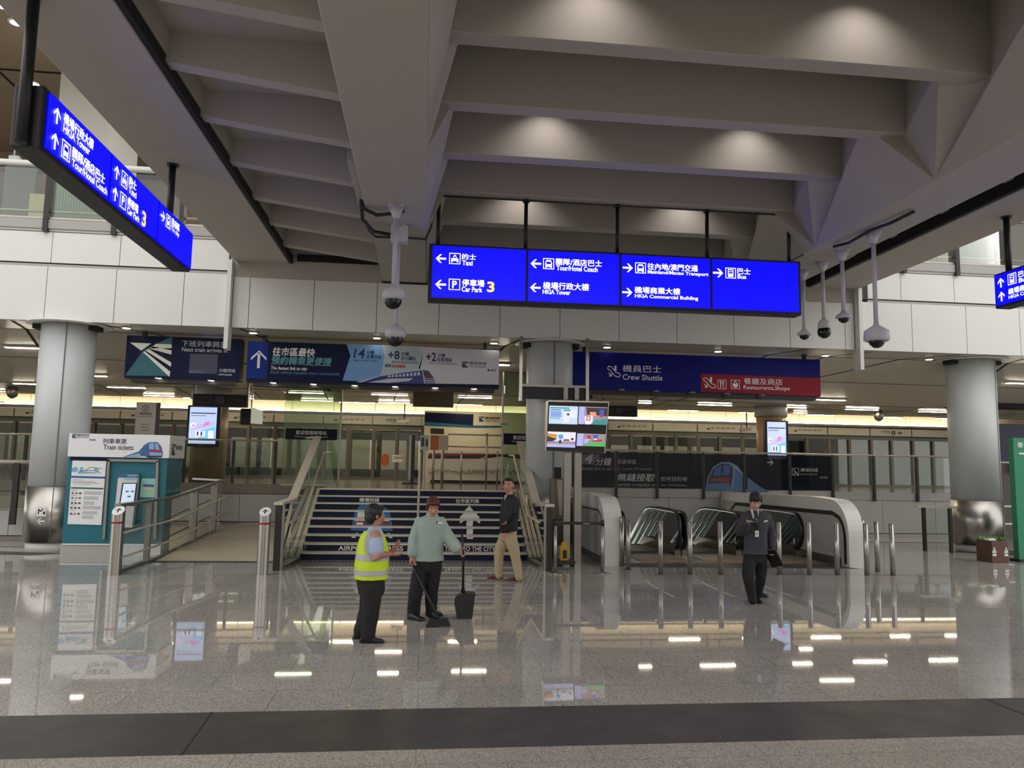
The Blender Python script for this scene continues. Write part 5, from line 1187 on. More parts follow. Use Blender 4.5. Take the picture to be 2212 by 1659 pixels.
# bunny-free shop stickers on the doors: orange bag and red lettering
b = MB(); fr = FY(29.96); P = pY(29.96); PP(b, fr, P, [(824, 985), (830, 980), (838, 982), (841, 990), (839, 1004), (832, 1008), (824, 1004), (822, 994)], mat('sticker_orange', (190, 92, 42), .5, var=.1), 0); q = b.build('door_sticker'); tag(q, 'orange bag shaped sticker on the platform door glass', 'sticker')
b = MB(); PP(b, fr, P, [(847, 982), (870, 983), (870, 999), (847, 998)], PAPER, 0); q = b.build('door_sticker'); tag(q, 'white sticker with red lettering on the platform door glass', 'sticker'); b = MB(); PT(b, fr, P, 'Jitem', 850, 985, 869, 993, mat('red_ink', (196, 60, 52), .5, var=0), .02, .2); b.build('lettering', q)

# ceiling-hung bits in the station
for px, py, lab in ((27, 846, 'round grey loudspeaker hanging from the station ceiling at the far left'), (1898, 897, 'round grey loudspeaker hanging from the station ceiling at the right')):
    q = atY(px, py, 24); r = thing('loudspeaker', q, lab, 'speaker'); b = MB(); b.lathe([(.02, .2), (.12, .14), (.17, 0), (.12, -.14), (.04, -.2)], q, STEELD, 18); b.build('shell', r); b = MB(); b.cyl(q+Vector((0, 0, .18)), Vector((q.x, q.y, zc(q.y))), .012, DARK, 6); b.build('hanger', r)
for px, py, lab in ((872, 910, 'small camera on a hanging bracket over the platform doors'), (1612, 928, 'small camera on a hanging rod left of the right portrait screen')):
    q = atY(px, py, 26.5); r = thing('bracket_camera', q, lab, 'camera'); b = MB(); b.bar(q+Vector((-.22, 0, -.02)), q+Vector((.18, 0, .02)), .1, .12, STEELD); b.build('camera_body', r); b = MB(); b.cyl(q+Vector((.02, 0, .05)), Vector((q.x+.02, q.y, zc(q.y))), .02, DARK, 6); b.build('hanger', r)

# ================================================================== FOUR PICTURE SCREEN ON TWO POSTS
YM = 15.85; P = pY(YM-.13); fr = FY(YM-.13)
r = thing('video_wall', (atY(1235, 1213, YM).x, YM, 0), 'screen showing four pictures on two grey posts by the middle column', 'screen')
q = [P(1183, 866), P(1315, 869), P(1306, 979), P(1178, 973)]
b = MB(); b.prism(FY(YM+.1), [(q[3][0], q[3][1]), (q[2][0], q[2][1]), (q[1][0], q[1][1]), (q[0][0], q[0][1])], 0, .22, BLACK, STEEL); b.bar((q[0][0], YM-.12, q[0][1]), (q[1][0], YM-.12, q[1][1]), .03, .04, STEEL, (0, 1, 0)); b.bar((q[0][0], YM-.12, q[0][1]), (q[3][0], YM-.12, q[3][1]), .03, .04, STEEL, (0, 1, 0)); b.bar((q[1][0], YM-.12, q[1][1]), (q[2][0], YM-.12, q[2][1]), .02, .03, STEEL, (0, 1, 0)); b.build('casing', r)
for x0, x1, y0, y1 in ((1219, 1231, 975, 1213), (1242, 1255, 975, 1214)):
    a, c = atY(x0, y0, YM), atY(x1, y1, YM); b = MB(); b.box(a.x, c.x, YM, YM+.12, 0, q[3][1]+.5, STEELD); b.build('post', r)
SC2 = {n: mat('video_'+n, c, .3, emit=.8) for n, c in (('lav', (176, 178, 232)), ('pale', (190, 214, 232)), ('teal', (60, 140, 150)), ('grey', (150, 140, 150)), ('red', (190, 50, 60)), ('skin', (222, 150, 120)), ('blue', (60, 90, 190)), ('dark', (60, 44, 52)), ('green', (80, 180, 90)), ('sky', (90, 160, 220)), ('gold', (200, 140, 50)), ('white', (226, 226, 238)))}
def quad(x0, y0, x1, y1, sk, bgc, shapes, nm):
    b = MB(); f = lambda u, v: P(x0+(x1-x0)*u+sk*v, y0+(y1-y0)*v+2*u)
    b.flat(fr, [f(0, 0), f(1, 0), f(1, 1), f(0, 1)], .003, SC2[bgc])
    for i, (c, pts) in enumerate(shapes): b.flat(fr, [f(*p) for p in pts], .005+.0012*i, SC2[c])
    b.build(nm, r)
bx = lambda a, c, d, e: [(a, c), (d, c), (d, e), (a, e)]
quad(1187, 876, 1249, 915, -2, 'pale', [('white', bx(.5, .2, .72, .9)), ('teal', bx(.04, .08, .7, .15)), ('teal', bx(.04, .2, .4, .26))] + [('blue', bx(.04, .32+.08*k, .42, .36+.08*k)) for k in range(4)] + [('teal', bx(.04+.09*k, .66, .1+.09*k, .72)) for k in range(4)] + [('white', bx(.75, .25, .95, .6)), ('teal', bx(.5, .2, .74, .28)), ('dark', bx(.62, .4, .7, .52))], 'picture')
quad(1251, 878, 1312, 916, -2, 'grey', [('lav', bx(0, 0, .2, 1)), ('dark', [(.25, .05), (1, .05), (1, .5), (.3, .45)]), ('skin', [(.38, .3), (.6, .28), (.64, .52), (.4, .5)]), ('blue', [(.72, .15), (.9, .15), (.88, .42), (.72, .4)]), ('red', [(.74, .42), (.86, .4), (.88, .56), (.75, .58)]), ('white', [(.2, .55), (.5, .5), (.5, 1), (.24, 1)]), ('red', [(.28, .55), (.42, .55), (.42, .78), (.28, .78)]), ('white', [(.31, .59), (.39, .59), (.39, .74), (.31, .74)]), ('teal', [(.42, 1), (.6, .72), (1, .66), (1, 1)])], 'picture')
quad(1183, 932, 1244, 965, -2, 'white', [('grey', bx(0, .6, 1, .8)), ('gold', [(0, .1), (.36, .2), (.32, .4), (0, .3)]), ('dark', [(0, .3), (.36, .45), (.2, .62), (0, .66)]), ('sky', [(.38, .2), (.52, .14), (.58, .34), (.5, .5), (.4, .44)]), ('dark', bx(.42, .52, .5, .76)), ('dark', bx(.58, .48, .78, .58)), ('red', bx(.66, .46, .72, .58)), ('dark', [(.84, .38), (.93, .38), (.93, .52), (.84, .52)]), ('lav', bx(0, .8, 1, 1))], 'picture')
quad(1247, 936, 1308, 963, -2, 'grey', [('lav', bx(0, 0, .22, 1)), ('lav', [(.26, .5), (.5, .2), (.4, .7), (.26, .8)]), ('green', [(.25, 1), (.5, .7), (1, .68), (1, 1)]), ('red', [(.34, .14), (.48, .14), (.5, .4), (.36, .42)]), ('blue', [(.56, .1), (.74, .1), (.72, .34), (.58, .32)]), ('red', bx(.56, .44, .9, .62)), ('white', bx(.6, .4, .7, .5))], 'picture')
# overhead frame with dark display in front of the middle column
YO = 17.15
r = thing('overhead_frame', (atY(1197, 860, YO).x, YO, 3.4), 'grey frame hung on two tubes with a dark display, before the middle column', 'sign')
for x in (1126, 1269):
    a, c = atY(x, 735, YO), atY(x, 866, YO); b = MB(); b.box(a.x-.035, a.x+.035, YO-.035, YO+.035, c.z, 4.93, STEEL); b.build('tube', r)
a, c = atY(1128, 829, YO), atY(1268, 864, YO)
b = MB(); b.box(a.x, c.x, YO, YO+.16, a.z-.06, a.z, STEELD); b.box(a.x, c.x, YO+.08, YO+.16, c.z, a.z-.06, BLACK); b.build('beam', r)
for x in (1222, 1246):
    b = MB(); q_1 = atY(x, 840, YO); b.box(q_1.x-.05, q_1.x+.05, YO-.01, YO+.05, c.z, a.z-.03, STEELD); b.build('bracket', r)

# grey pedestal with a wedge of glare painted on its front, yellow machine on black trolley
YD = 16.6; a, c = atY(1191, 1033, YD), atY(1217, 1118, YD)
r = thing('help_pedestal', ((a.x+c.x)/2, YD, 0), 'tall grey metal pedestal with black box on top behind the belt barrier', 'pedestal')
b = MB(); b.box(a.x, c.x, YD, YD+.25, c.z-.05, a.z, mat('pedestal_grey', (116, 112, 104), .3, .6), .01); b.build('cabinet', r)
b = MB(); b.flat(FY(YD-.003), [(a.x+.12, a.z-.04), (c.x-.03, a.z-.04), (c.x-.03, c.z+.05), (c.x-.09, c.z+.05)], 0, mat('pedestal_glare', (176, 168, 156), .3, .3)); b.build('front_panel', r)  # pale wedge is glare painted on the flat cabinet front
b = MB(); b.box(c.x-.2, c.x-.04, YD+.05, YD+.2, a.z, a.z+.24, BLACK, .01); b.build('top_box', r)
b = MB(); b.box(a.x+.03, c.x-.12, YD+.05, YD+.2, 0, c.z-.05, BLACK); b.build('stand', r)
b = MB(); q0 = (c.x, YD+.1, a.z-.1); b.tube([q0, (c.x+.07, YD+.08, a.z-.12), (c.x+.07, YD+.08, a.z-.3), (c.x+.02, YD+.08, a.z-.42), (c.x+.05, YD+.06, .3)], .012, BLACK, 8); b.build('handset_cord', r)
c = atZ(1222, 1226, 0); YEL = mat('machine_yellow', (206, 158, 20), .45)
r = thing('floor_machine', c+Vector((0, .2, 0)), 'yellow machine with black panel standing on a low black trolley', 'machine')
b = MB(); b.prism(FY(c.y+.3), [(c.x-.07, .12), (c.x+.08, .12), (c.x+.09, .36), (c.x+.05, .42), (c.x+.04, .47), (c.x-.03, .47), (c.x-.05, .4), (c.x-.08, .36)], 0, .14, YEL); b.build('yellow_body', r)
b = MB(); b.box(c.x-.03, c.x+.05, c.y+.15, c.y+.165, .16, .32, BLACK); b.build('front_panel', r)
b = MB(); b.box(c.x-.2, c.x+.2, c.y+.05, c.y+.42, .05, .12, BLACK); b.build('trolley_deck', r)
for dx in (-.17, .17):
    for dy in (.08, .38):
        b = MB(); b.cyl((c.x+dx-.015, c.y+dy, .03), (c.x+dx+.015, c.y+dy, .03), .03, BLACK, 12); b.build('castor', r)

# ================================================================== CAMERAS ON DROP POLES
CAMW = mat('camera_white', (196, 195, 204), .4); DOME = mat('smoked_dome', (18, 18, 20), .08)
def domecam(top, bot, z, kind, label):
    p = atZ(top[0], top[1], z); e = atY(bot[0], bot[1], p.y); x = (p.x+e.x)/2; p.x = x
    r = thing('dome_camera', p, label, 'camera'); zb = e.z
    S = {'big': .2, 'ball': .125, 'small': .145, 'ptz': .17}[kind]
    b = MB(); b.box(x-.13, x+.13, p.y-.1, p.y+.1, z-.03, z, CAMW); b.lathe([(.13, -.03), (.05, -.2), (.035, -.22)], (x, p.y, z), CAMW, 16); b.build('ceiling_mount', r)
    hz = {'big': .42, 'ball': .38, 'small': .22, 'ptz': .36}[kind]
    b = MB(); b.cyl((x, p.y, z-.2), (x, p.y, zb+hz-.02), .038, CAMW, 14); b.build('drop_pole', r)
    if kind == 'big': hp = [(.04, .45), (.05, .4), (.2, .3), (.21, .14), (.18, .12)]; d0 = .125; dr = .13
    elif kind == 'ball': hp = [(.04, .4), (.1, .34), (.12, .28), (.12, .2), (.1, .19)]; d0 = .13; dr = .13
    elif kind == 'small': hp = [(.04, .24), (.06, .2), (.145, .14), (.145, .1), (.1, .09)]; d0 = .095; dr = .1
    else: hp = [(.04, .4), (.06, .36), (.17, .3), (.185, .2), (.14, .15)]; d0 = .14; dr = .14
    b = MB(); b.lathe(hp, (x, p.y, zb), CAMW, 24); b.build('housing', r)
    b = MB(); b.ell((x, p.y, zb+d0), dr, dr, d0, DOME, 20, 12); b.build('dome', r)
    return p
ca = domecam((855, 445), (850, 668), ZSB, 'ptz', 'dome camera on a drop pole under the centre beam, the higher of two')
cb = domecam((859, 486), (857, 749), ZSB, 'ptz', 'dome camera on a drop pole under the centre beam, the lower of two')
domecam((1889, 500), (1891, 752), ZSB, 'big', 'large white dome camera on long pole, rightmost under the inner beam')
domecam((1820, 540), (1821, 698), ZSB, 'small', 'small dome camera on the shortest pole, highest of the four on the right')
domecam((1778, 564), (1779, 731), ZSB, 'ball', 'ball shaped dark camera on a pole, second from the blue sign')
domecam((1737, 583), (1735, 734), ZSB, 'small', 'small dome camera on a pole right beside the long blue sign')
b = MB(); b.box(cb.x-.14, cb.x+.16, cb.y-.1, cb.y+.1, ZSB-.32, ZSB-.02, CAMW, .02); tag(b.build('camera_box'), 'white junction box under the centre beam behind the camera poles', 'box')
a = atX(757, 385, -1.13); c = atX(775, 445, -1.13); b = MB(); b.box(-1.21, -1.105, 10.6, 12.4, 6.2, 6.75, GREYP, .01); tag(b.build('cable_cabinet'), 'flat grey box on the left side of the centre beam', 'box')
for i, (pts, lab) in enumerate(((((-1.16, 12.2, 6.25), (-1.1, 12.3, 6.1), (-.9, 12.4, 6.04), (-.6, 12.35, 6.07), (-.45, 12.3, 6.1)), 'black cable looping to the upper camera mount under the centre beam'), (((-1.15, 12.0, 6.3), (-1.14, 12.5, 6.0), (-1.0, 13.1, 5.98), (-.75, 13.3, 6.0), (-.5, 13.3, 6.02)), 'black cable looping to the white junction box under the centre beam'), (((-1.1, 13.1, 6.05), (-1.1, 13.5, 6.1), (-1.0, 13.8, 6.09), (-.5, 13.8, 6.1), (-.1, 13.8, 6.09), (.0, 13.7, 6.3), (.05, 13.6, 6.9)), 'thin grey cable running along the end of the centre beam soffit'))):
    b = MB(); b.tube(pts, .028 if i < 2 else .016, BLACK if i < 2 else DARK, 8); tag(b.build('cable'), lab, 'cable')
for pts, lab in ((((7.62, 11.0, 6.1), (7.55, 11.5, 6.07), (7.5, 12.0, 6.1), (7.45, 12.6, 6.05), (7.4, 13.0, 6.1)), 'black cable between the right camera mounts under the inner beam'),):
    b = MB(); b.tube(pts, .028, BLACK, 8); tag(b.build('cable'), lab, 'cable')
b = MB(); b.tube([(0, 13.62, 6.87), (6.9, 13.62, 6.87)], .016, DARK, 8); tag(b.build('conduit'), 'thin dark conduit along the rib above the long blue sign', 'conduit')

# ================================================================== GALLERY (through the upper railings, or mirrored in their glass)
YG = 20.5
def gbox(name, label, cat, px0, px1, py0, py1, Y, m, d=.3, z1=None, z0=7.2):
    a, c = atY(px0, py0, Y), atY(px1, py1, Y); b = MB(); b.box(a.x, c.x, Y, Y+d, z0, z1 or a.z, m); return tag(b.build(name), label, cat)
gbox('lift_shaft', 'tall pale panelled shaft on the left gallery behind the blue sign', 'shaft', 133, 226, 150, 400, 20.2, mat('shaft_panel', (206, 206, 196), .5), 2.0, 12.14)
CRP = mat('cream_reflection', (214, 202, 170), .5)  # cream strips mirrored in the railing glass, built as solid blocks
gbox('pillar', 'cream pillar standing in for a reflection in the left gallery glass', 'pillar', 70, 102, 355, 470, 20.8, CRP, .4, 8.9)
gbox('pillar', 'cream pillar standing in for a reflection in the right gallery glass', 'pillar', 2133, 2150, 490, 600, 20.8, CRP, .4, 9.3)
for lab, px0, px1, py in (('rippled sheet standing in for a reflection in the left gallery railing', 112, 252, 365), ('rippled sheet standing in for a reflection in the right gallery railing', 2058, 2130, 505)):
    YQ = 19.6; a, c = atY(px0, py, YQ), atY(px1, py, YQ); b = MB(); n = 46; CG = mat('rippled_reflection', (178, 188, 176), .12, var=.1, scale=8)
    for k in range(n):
        x = a.x+(c.x-a.x)*k/n; w = (c.x-a.x)/n; b.poly([(x, YQ+(k % 2)*.07, 7.2), (x+w, YQ+((k+1) % 2)*.07, 7.2), (x+w, YQ+((k+1) % 2)*.07, 8.9), (x, YQ+(k % 2)*.07, 8.9)], CG)
    tag(b.build('glass_screen', recalc=False), lab, 'glass screen')  # stripes mirrored in the railing glass, built as a folded sheet
a, c = atY(12, 355, 22), atY(70, 470, 22); b = MB(); b.box(a.x, c.x, 22, 22.1, 7.2, a.z+.1, mat('reflected_panel', (120, 126, 124), .3))
for k in range(4): b.box(a.x, c.x, 21.95, 22, 7.5+k*.35, 7.54+k*.35, WHITE)
tag(b.build('panel_reflection'), 'grey panel with pale horizontal bars standing in for a reflection in the left gallery glass', 'panel')
b = MB(); q = atY(30, 340, 19.5); b.cyl(q+Vector((.0, 0, 0)), Vector((q.x+.12, 19.5, 12.2)), .02, WHITE, 8); r = b.build('camera_pole'); tag(r, 'thin white pole with a small camera on the left gallery', 'camera'); b = MB(); b.box(q.x-.08, q.x+.16, 19.4, 19.55, q.z-.1, q.z+.02, WHITEP, .02); b.build('camera_body', r)
DLG = mat('gallery_lamp', (255, 244, 226), emit=12)
for px, py, lab in ((35, 50, 'round bright downlight in the left gallery ceiling, nearer one'), (73, 182, 'round bright downlight in the left gallery ceiling, farther one'), (4, 13, 'bright lamp at the top left corner in the gallery ceiling'), (2210, 480, 'bright downlight at the right edge in the gallery ceiling')):
    q = atZ(px, py, 12.17); b = MB(); b.disc(Frame(q, (1, 0, 0), (0, 1, 0)), 0, 0, .13, 0, DLG, 18); b.lathe([(.13, 0), (.18, 0), (.18, .03)], q, WHITE, 18); tag(b.build('downlight'), lab, 'light')
# up-lights on the ribs of the wide bay
for k, spots in ((5, ((1277, 55), (1853, 105))), (7, ((1179, 315), (1614, 345))), (9, ((1125, 452), (1475, 472)))):
    for j, (px, py) in enumerate(spots):
        x = atY(px, py, RY[k]).x; y0 = RY[k]-.5
        b = MB(); b.lathe([(.06, 0), (.1, -.01), (.1, .0)], (x, y0, 8.01), WHITE, 18); b.disc(Frame((x, y0, 8.004), (1, 0, 0), (0, 1, 0)), 0, 0, .06, 0, mat('downlight_lens', (255, 236, 210), emit=6), 16)
        tag(b.build('rib_downlight'), 'round downlight in the coffer ceiling, washing a scallop of light down the rib face', 'light', 'coffer downlights')
        spot('rib_spot_lamp', (x, y0, 7.97), (x, y0+.02, 6.0), 75, 118, 1.0, (1.0, .93, .85), .04)
# ================================================================== PEOPLE
from mathutils import noise as _nz
def remeshed(b, name, parent, voxel, smooth=3, fac=.5, folds=0.0):
    """overlapping closed shapes fused into one continuous skin"""
    o = b.build(name, parent); m1 = o.modifiers.new('fuse', 'REMESH'); m1.mode = 'VOXEL'; m1.voxel_size = voxel
    m2 = o.modifiers.new('soften', 'SMOOTH'); m2.iterations = smooth; m2.factor = fac
    dg = bpy.context.evaluated_depsgraph_get(); me = bpy.data.meshes.new_from_object(o.evaluated_get(dg)); old = o.data; mt = old.materials[0]
    o.modifiers.clear(); o.data = me; me.name = name; bpy.data.meshes.remove(old)
    if not me.materials: me.materials.append(mt)
    if folds:
        ns = [v.normal.copy() for v in me.vertices]; w = WORLD[o.name]
        for v, n in zip(me.vertices, ns):
            c = v.co+w; k = _nz.noise(Vector((c.x*11+c.z*4, c.y*11, c.z*7-c.x*5)))+.5*_nz.noise(Vector((c.x*23, c.y*23, c.z*13+c.x*9)))
            v.co += n*(folds*k)
    for p in me.polygons: p.use_smooth = True; p.material_index = 0
    return o
def loft(b, secs, r, f, m, n=22, cap=True, sq=2.2):
    """secs: (centre, half width along r, half depth along f)"""
    mi = b.mi(m); rings = []
    for c, a, d in secs:
        ring = []
        for j in range(n):
            t = 2*math.pi*j/n; ct, s_ = math.cos(t), math.sin(t); e = 2/sq
            ring.append(b.bm.verts.new(Vector(c)+r*(a*math.copysign(abs(ct)**e, ct))+f*(d*math.copysign(abs(s_)**e, s_))))
        rings.append(ring)
    for A, B in zip(rings, rings[1:]):
        for j in range(n):
            g = b.bm.faces.new((A[j], A[(j+1) % n], B[(j+1) % n], B[j])); g.material_index = mi; g.smooth = True
    if cap:
        for R in (rings[0], rings[-1]):
            g = b.bm.faces.new(R); g.material_index = mi
def limb(b, pts, rs, m, n=14):
    b.tube(pts, rs, m, n)
    for p, q in zip(pts, rs): b.ell(p, q, q, q, m, 12, 8)
def axes(f):
    f = Vector(f).normalized(); return Vector((f.y, -f.x, 0)).normalized(), f
def headaxes(f, tilt):
    """rotation with columns right, forward, up; tilt>0 looks down"""
    r, f = axes(f); ff = f*math.cos(tilt)-Vector((0, 0, 1))*math.sin(tilt); u = Vector((0, 0, 1))*math.cos(tilt)+f*math.sin(tilt)
    return Matrix((r, ff, u)).transposed()
def head(b, base, M, m, s=1.0):
    """base = top of the neck under the skull"""
    P = lambda x, y, z: Vector(base)+M @ Vector((x*s, y*s, z*s))
    b.ell(P(0, -.005, .125), .075*s, .096*s, .1*s, m, 18, 12, M); b.ell(P(0, .03, .065), .06*s, .066*s, .068*s, m, 16, 10, M); b.ell(P(0, .07, .022), .028*s, .024*s, .022*s, m, 10, 8, M)
    b.tube([P(0, .082, .118), P(0, .098, .095), P(0, .11, .076)], [.009*s, .012*s, .015*s], m, 10); b.ell(P(0, .108, .074), .017*s, .012*s, .011*s, m, 10, 6, M)
    for k in (-1, 1):
        b.ell(P(k*.078, -.005, .095), .012*s, .02*s, .032*s, m, 10, 8, M); b.ell(P(k*.042, .062, .082), .026*s, .022*s, .022*s, m, 10, 8, M); b.ell(P(k*.03, .078, .135), .03*s, .014*s, .011*s, m, 10, 6, M)
    b.ell(P(0, .088, .046), .026*s, .014*s, .013*s, m, 10, 6, M)
    return P
def face(parent, P, M, s=1.0, brow=None):
    for k in (-1, 1):
        b = MB(); b.ell(P(k*.031, .0845, .113), .0145*s, .007*s, .0042*s, mat('eye_white', (196, 186, 178), .3, var=0), 10, 6, M); b.ell(P(k*.031, .0885, .113), .007*s, .006*s, .0045*s, mat('eye_dark', (20, 14, 12), .2, var=0), 8, 6, M); b.build('eye', parent)
        b = MB(); b.tube([P(k*.014, .09, .132), P(k*.032, .089, .137), P(k*.05, .078, .133)], .0042*s, brow or HAIRK, 6); b.build('eyebrow', parent)
    b = MB(); b.tube([P(-.024, .094, .045), P(0, .104, .044), P(.024, .094, .045)], [.004*s, .0075*s, .004*s], mat('lips', (150, 88, 78), .5, var=0), 8); b.build('mouth', parent)
def hand(b, wrist, d, nrm, thumb, m, curl=.5, s=1.0, spread=.1):
    """d: along the palm, nrm: side the fingers close towards, thumb: direction the thumb leaves"""
    w = Vector(wrist); d = Vector(d).normalized(); nrm = Vector(nrm); nrm = (nrm-d*nrm.dot(d)).normalized(); t = Vector(thumb); t = (t-d*t.dot(d)-nrm*t.dot(nrm)).normalized()
    Mx = Matrix((t, nrm, d)).transposed()
    b.ell(w+d*.045*s, .042*s, .017*s, .055*s, m, 14, 10, Mx); b.ell(w+d*.005*s, .03*s, .022*s, .03*s, m, 12, 8, Mx)
    for i, (o, L) in enumerate(((.033, .072), (.012, .08), (-.011, .074), (-.031, .058))):
        p = w+d*(.082-.004*abs(i-1))*s+t*o*s; a = 0; pts = [p-d*.02*s, p]; r = [.0105*s, .0105*s]
        for k, fr_ in enumerate((.42, .33, .25)):
            a += curl*(.55, .9, .7)[k]; v = d*math.cos(a)+nrm*math.sin(a)+t*(spread*(1.5-i)*.25); p = p+v.normalized()*L*fr_*s; pts.append(p); r.append((.0098, .009, .0078)[k]*s)
        b.tube(pts, r, m, 8); b.ell(pts[-1], r[-1], r[-1], r[-1], m, 8, 6)
    p = w+d*.022*s+t*.03*s; q = p+(t*.75+d*.6+nrm*.25).normalized()*.034*s; e = q+(t*.25+d*.9+nrm*(.25+.4*curl)).normalized()*.03*s
    b.tube([p-t*.015*s, p, q, e], [.014*s, .013*s, .011*s, .0095*s], m, 8); b.ell(e, .0095*s, .0095*s, .0095*s, m, 8, 6)
def shoe(parent, ankle, d, m, L=.26, sole=None, z0=0.0, h=.085):
    """shoe with rounded toe; ankle = point over the heel"""
    d = Vector(d); d.z = 0; d.normalize(); r = Vector((d.y, -d.x, 0)); a = Vector((ankle[0], ankle[1], z0)); b = MB()
    secs = []
    for t, w, hh in ((-.06, .012, .02), (-.05, .03, .05), (-.02, .036, h), (.03, .036, h), (.07, .038, h*.78), (.12, .045, h*.6), (.16, .045, h*.5), (L-.08, .036, h*.4), (L-.062, .012, h*.2)):
        secs.append((a+d*t+Vector((0, 0, hh/2+.004)), w, hh/2))
    loft(b, secs, r, Vector((0, 0, 1)), m, 16, True, 2.6); o = b.build('shoe', parent, smooth=True)
    b = MB(); ps = [(-.065, .0), (-.05, .03), (.0, .038), (.07, .038), (.13, .048), (L-.1, .044), (L-.07, .03), (L-.058, .0)]
    out = [a+d*x+r*y for x, y in ps]+[a+d*x-r*y for x, y in ps[::-1]]
    fr = Frame((0, 0, 0), (1, 0, 0), (0, 1, 0)); b.prism(fr, [(p.x, p.y) for p in out[:-1]], z0+.0, z0+.016, sole or BLACK); b.build('sole', o)
    return o
SKIN = mat('skin', (186, 136, 110), .5, var=.05, scale=20); SKIN2 = mat('skin_tan', (172, 122, 98), .5, var=.05, scale=20); SKIN3 = mat('skin_fair', (198, 152, 128), .5, var=.05, scale=20)
HAIRK = mat('black_hair', (20, 17, 16), .5, var=.25, scale=60); HAIRR = mat('reddish_hair', (74, 34, 28), .5, var=.3, scale=60)
BLKT = mat('black_trousers', (20, 20, 22), .8, var=.15, scale=12); BSH = mat('black_shoe', (22, 21, 22), .4)
UP = Vector((0, 0, 1))

# ------------------------------------------------ 1: cleaner in yellow vest, side on
Y1 = atZ(800, 1384, 0).y
J = lambda px, py, dy=0.0: atY(px, py, Y1+dy)
r, f = axes((1, .28, 0))
pr_ = thing('person', (J(800, 1383).x, Y1, 0), 'person in bright yellow reflective vest and black trousers, gesturing with both hands', 'person')
hip = J(801, 1262); ch = J(805, 1188); nk = J(810, 1140)
secs = [(J(800, 1268), .17, .15), (J(801, 1250), .185, .165), (J(803, 1220), .185, .172), (J(805, 1195), .18, .165), (J(805, 1172), .18, .145), (J(806, 1156), .165, .115), (J(808, 1145), .1, .08), (J(809, 1138), .06, .06)]
b = MB(); loft(b, [(c, a*.9, d*.9) for c, a, d in secs], r, f, SKIN2)
Mh = headaxes((1, .42, 0), .05); hb = J(813, 1133)-Mh @ Vector((0, .01, 0)); limb(b, [J(808, 1146), J(812, 1130)], [.058, .055], SKIN2)
Ph = head(b, hb+Vector((-.012, 0, .0)), Mh, SKIN2, 1.0)
sN = J(812, 1157, -.17); eN = J(813, 1201, -.23); wN = J(841, 1197, -.1); sF = J(812, 1157, .17); eF = J(826, 1199, .26); wF = J(848, 1192, .1)
limb(b, [sN, eN, wN], [.058, .047, .03], SKIN2); limb(b, [sF, eF, wF], [.058, .047, .03], SKIN2)
hand(b, wN, (1, .1, -.12), (0, .3, 1), (0, 1, .3), SKIN2, .35, 1.0); hand(b, wF, (.55, .0, .8), (-.7, -.4, .5), (.2, -1, .2), SKIN2, .25, 1.0)
kN, aN = J(800, 1318, -.1), J(793, 1372, -.1); kF, aF = J(794, 1316, .1), J(776, 1362, .1)
for q0, k_, a_ in ((J(802, 1270, -.09), kN, aN), (J(800, 1270, .09), kF, aF)): limb(b, [q0, k_, a_], [.085, .06, .042], SKIN2)
remeshed(b, 'body', pr_, .0065, 3)
face(pr_, Ph, Mh)
b = MB(); b.ell(Ph(0, -.022, .135), .092, .105, .103, HAIRK, 18, 12, Mh); b.ell(Ph(0, -.06, .085), .083, .062, .09, HAIRK, 14, 10, Mh); b.ell(Ph(0, .055, .185), .06, .045, .03, HAIRK, 12, 8, Mh)
for k in (-1, 1): b.ell(Ph(k*.068, .01, .14), .025, .05, .05, HAIRK, 10, 8, Mh)
remeshed(b, 'hair', pr_, .009, 2)
SHIRT = mat('pale_blue_shirt', (164, 180, 212), .75, var=.05, scale=8); HIV = mat('hi_vis_yellow', (196, 222, 40), .65, var=.06, scale=10); REF = mat('reflective_tape', (176, 176, 186), .35, var=.04)
b = MB(); loft(b, [(c, a*.97, d*.97) for c, a, d in secs[2:7]], r, f, SHIRT)
for s_, e_, dd in ((sN, eN, -.02), (sF, eF, .02)):
    q = s_+(e_-s_)*.74; limb(b, [s_+Vector((0, -dd, -.02)), s_+(q-s_)*.5, q], [.066, .08, .084], SHIRT)
remeshed(b, 'shirt', pr_, .011, 3, .5, .007)
b = MB(); loft(b, [(J(809, 1147), .085, .085), (J(810, 1141), .075, .075), (J(811, 1136), .068, .068)], r, f, SHIRT, 18, False); b.build('collar', pr_)
b = MB(); b.tube([J(803, 1141, -.075), J(812, 1146, -.085), J(822, 1153, -.07)], .008, BLACK, 6); b.build('lanyard', pr_)
vs = [(secs[1][0]+Vector((0, 0, -.0)), .2, .182), (secs[2][0], .2, .188), (secs[3][0], .195, .18), (secs[4][0], .18, .162), (J(805, 1158), .148, .135), (J(807, 1147), .105, .1)]
b = MB(); loft(b, vs, r, f, HIV, 28); remeshed(b, 'vest', pr_, .011, 3, .5, .006)
def secat(S, z):
    for (c0, a0, d0), (c1, a1, d1) in zip(S, S[1:]):
        if c0.z <= z <= c1.z:
            t = (z-c0.z)/(c1.z-c0.z); return c0.lerp(c1, t), a0+(a1-a0)*t, d0+(d1-d0)*t
    return S[0] if z < S[0][0].z else S[-1]
for y0, y1 in ((1240, 1229), (1208, 1195)):
    b = MB(); S = [secat(vs, J(803, y0+(y1-y0)*k/3).z) for k in range(4)]; loft(b, [(c, a+.004, d+.004) for c, a, d in S], r, f, REF, 32, False); b.build('reflective_band', pr_)
b = MB(); pts = [J(812, 1141, -.1), J(801, 1150, -.17), J(794, 1165, -.205), J(793, 1180, -.21), J(797, 1196, -.212)]
pts = [p+Vector((0, -.012, 0)) for p in pts]; nn = [Vector((-(pts[min(i+1, 4)]-pts[max(i-1, 0)]).z, 0, (pts[min(i+1, 4)]-pts[max(i-1, 0)]).x)).normalized()*.03 for i in range(5)]
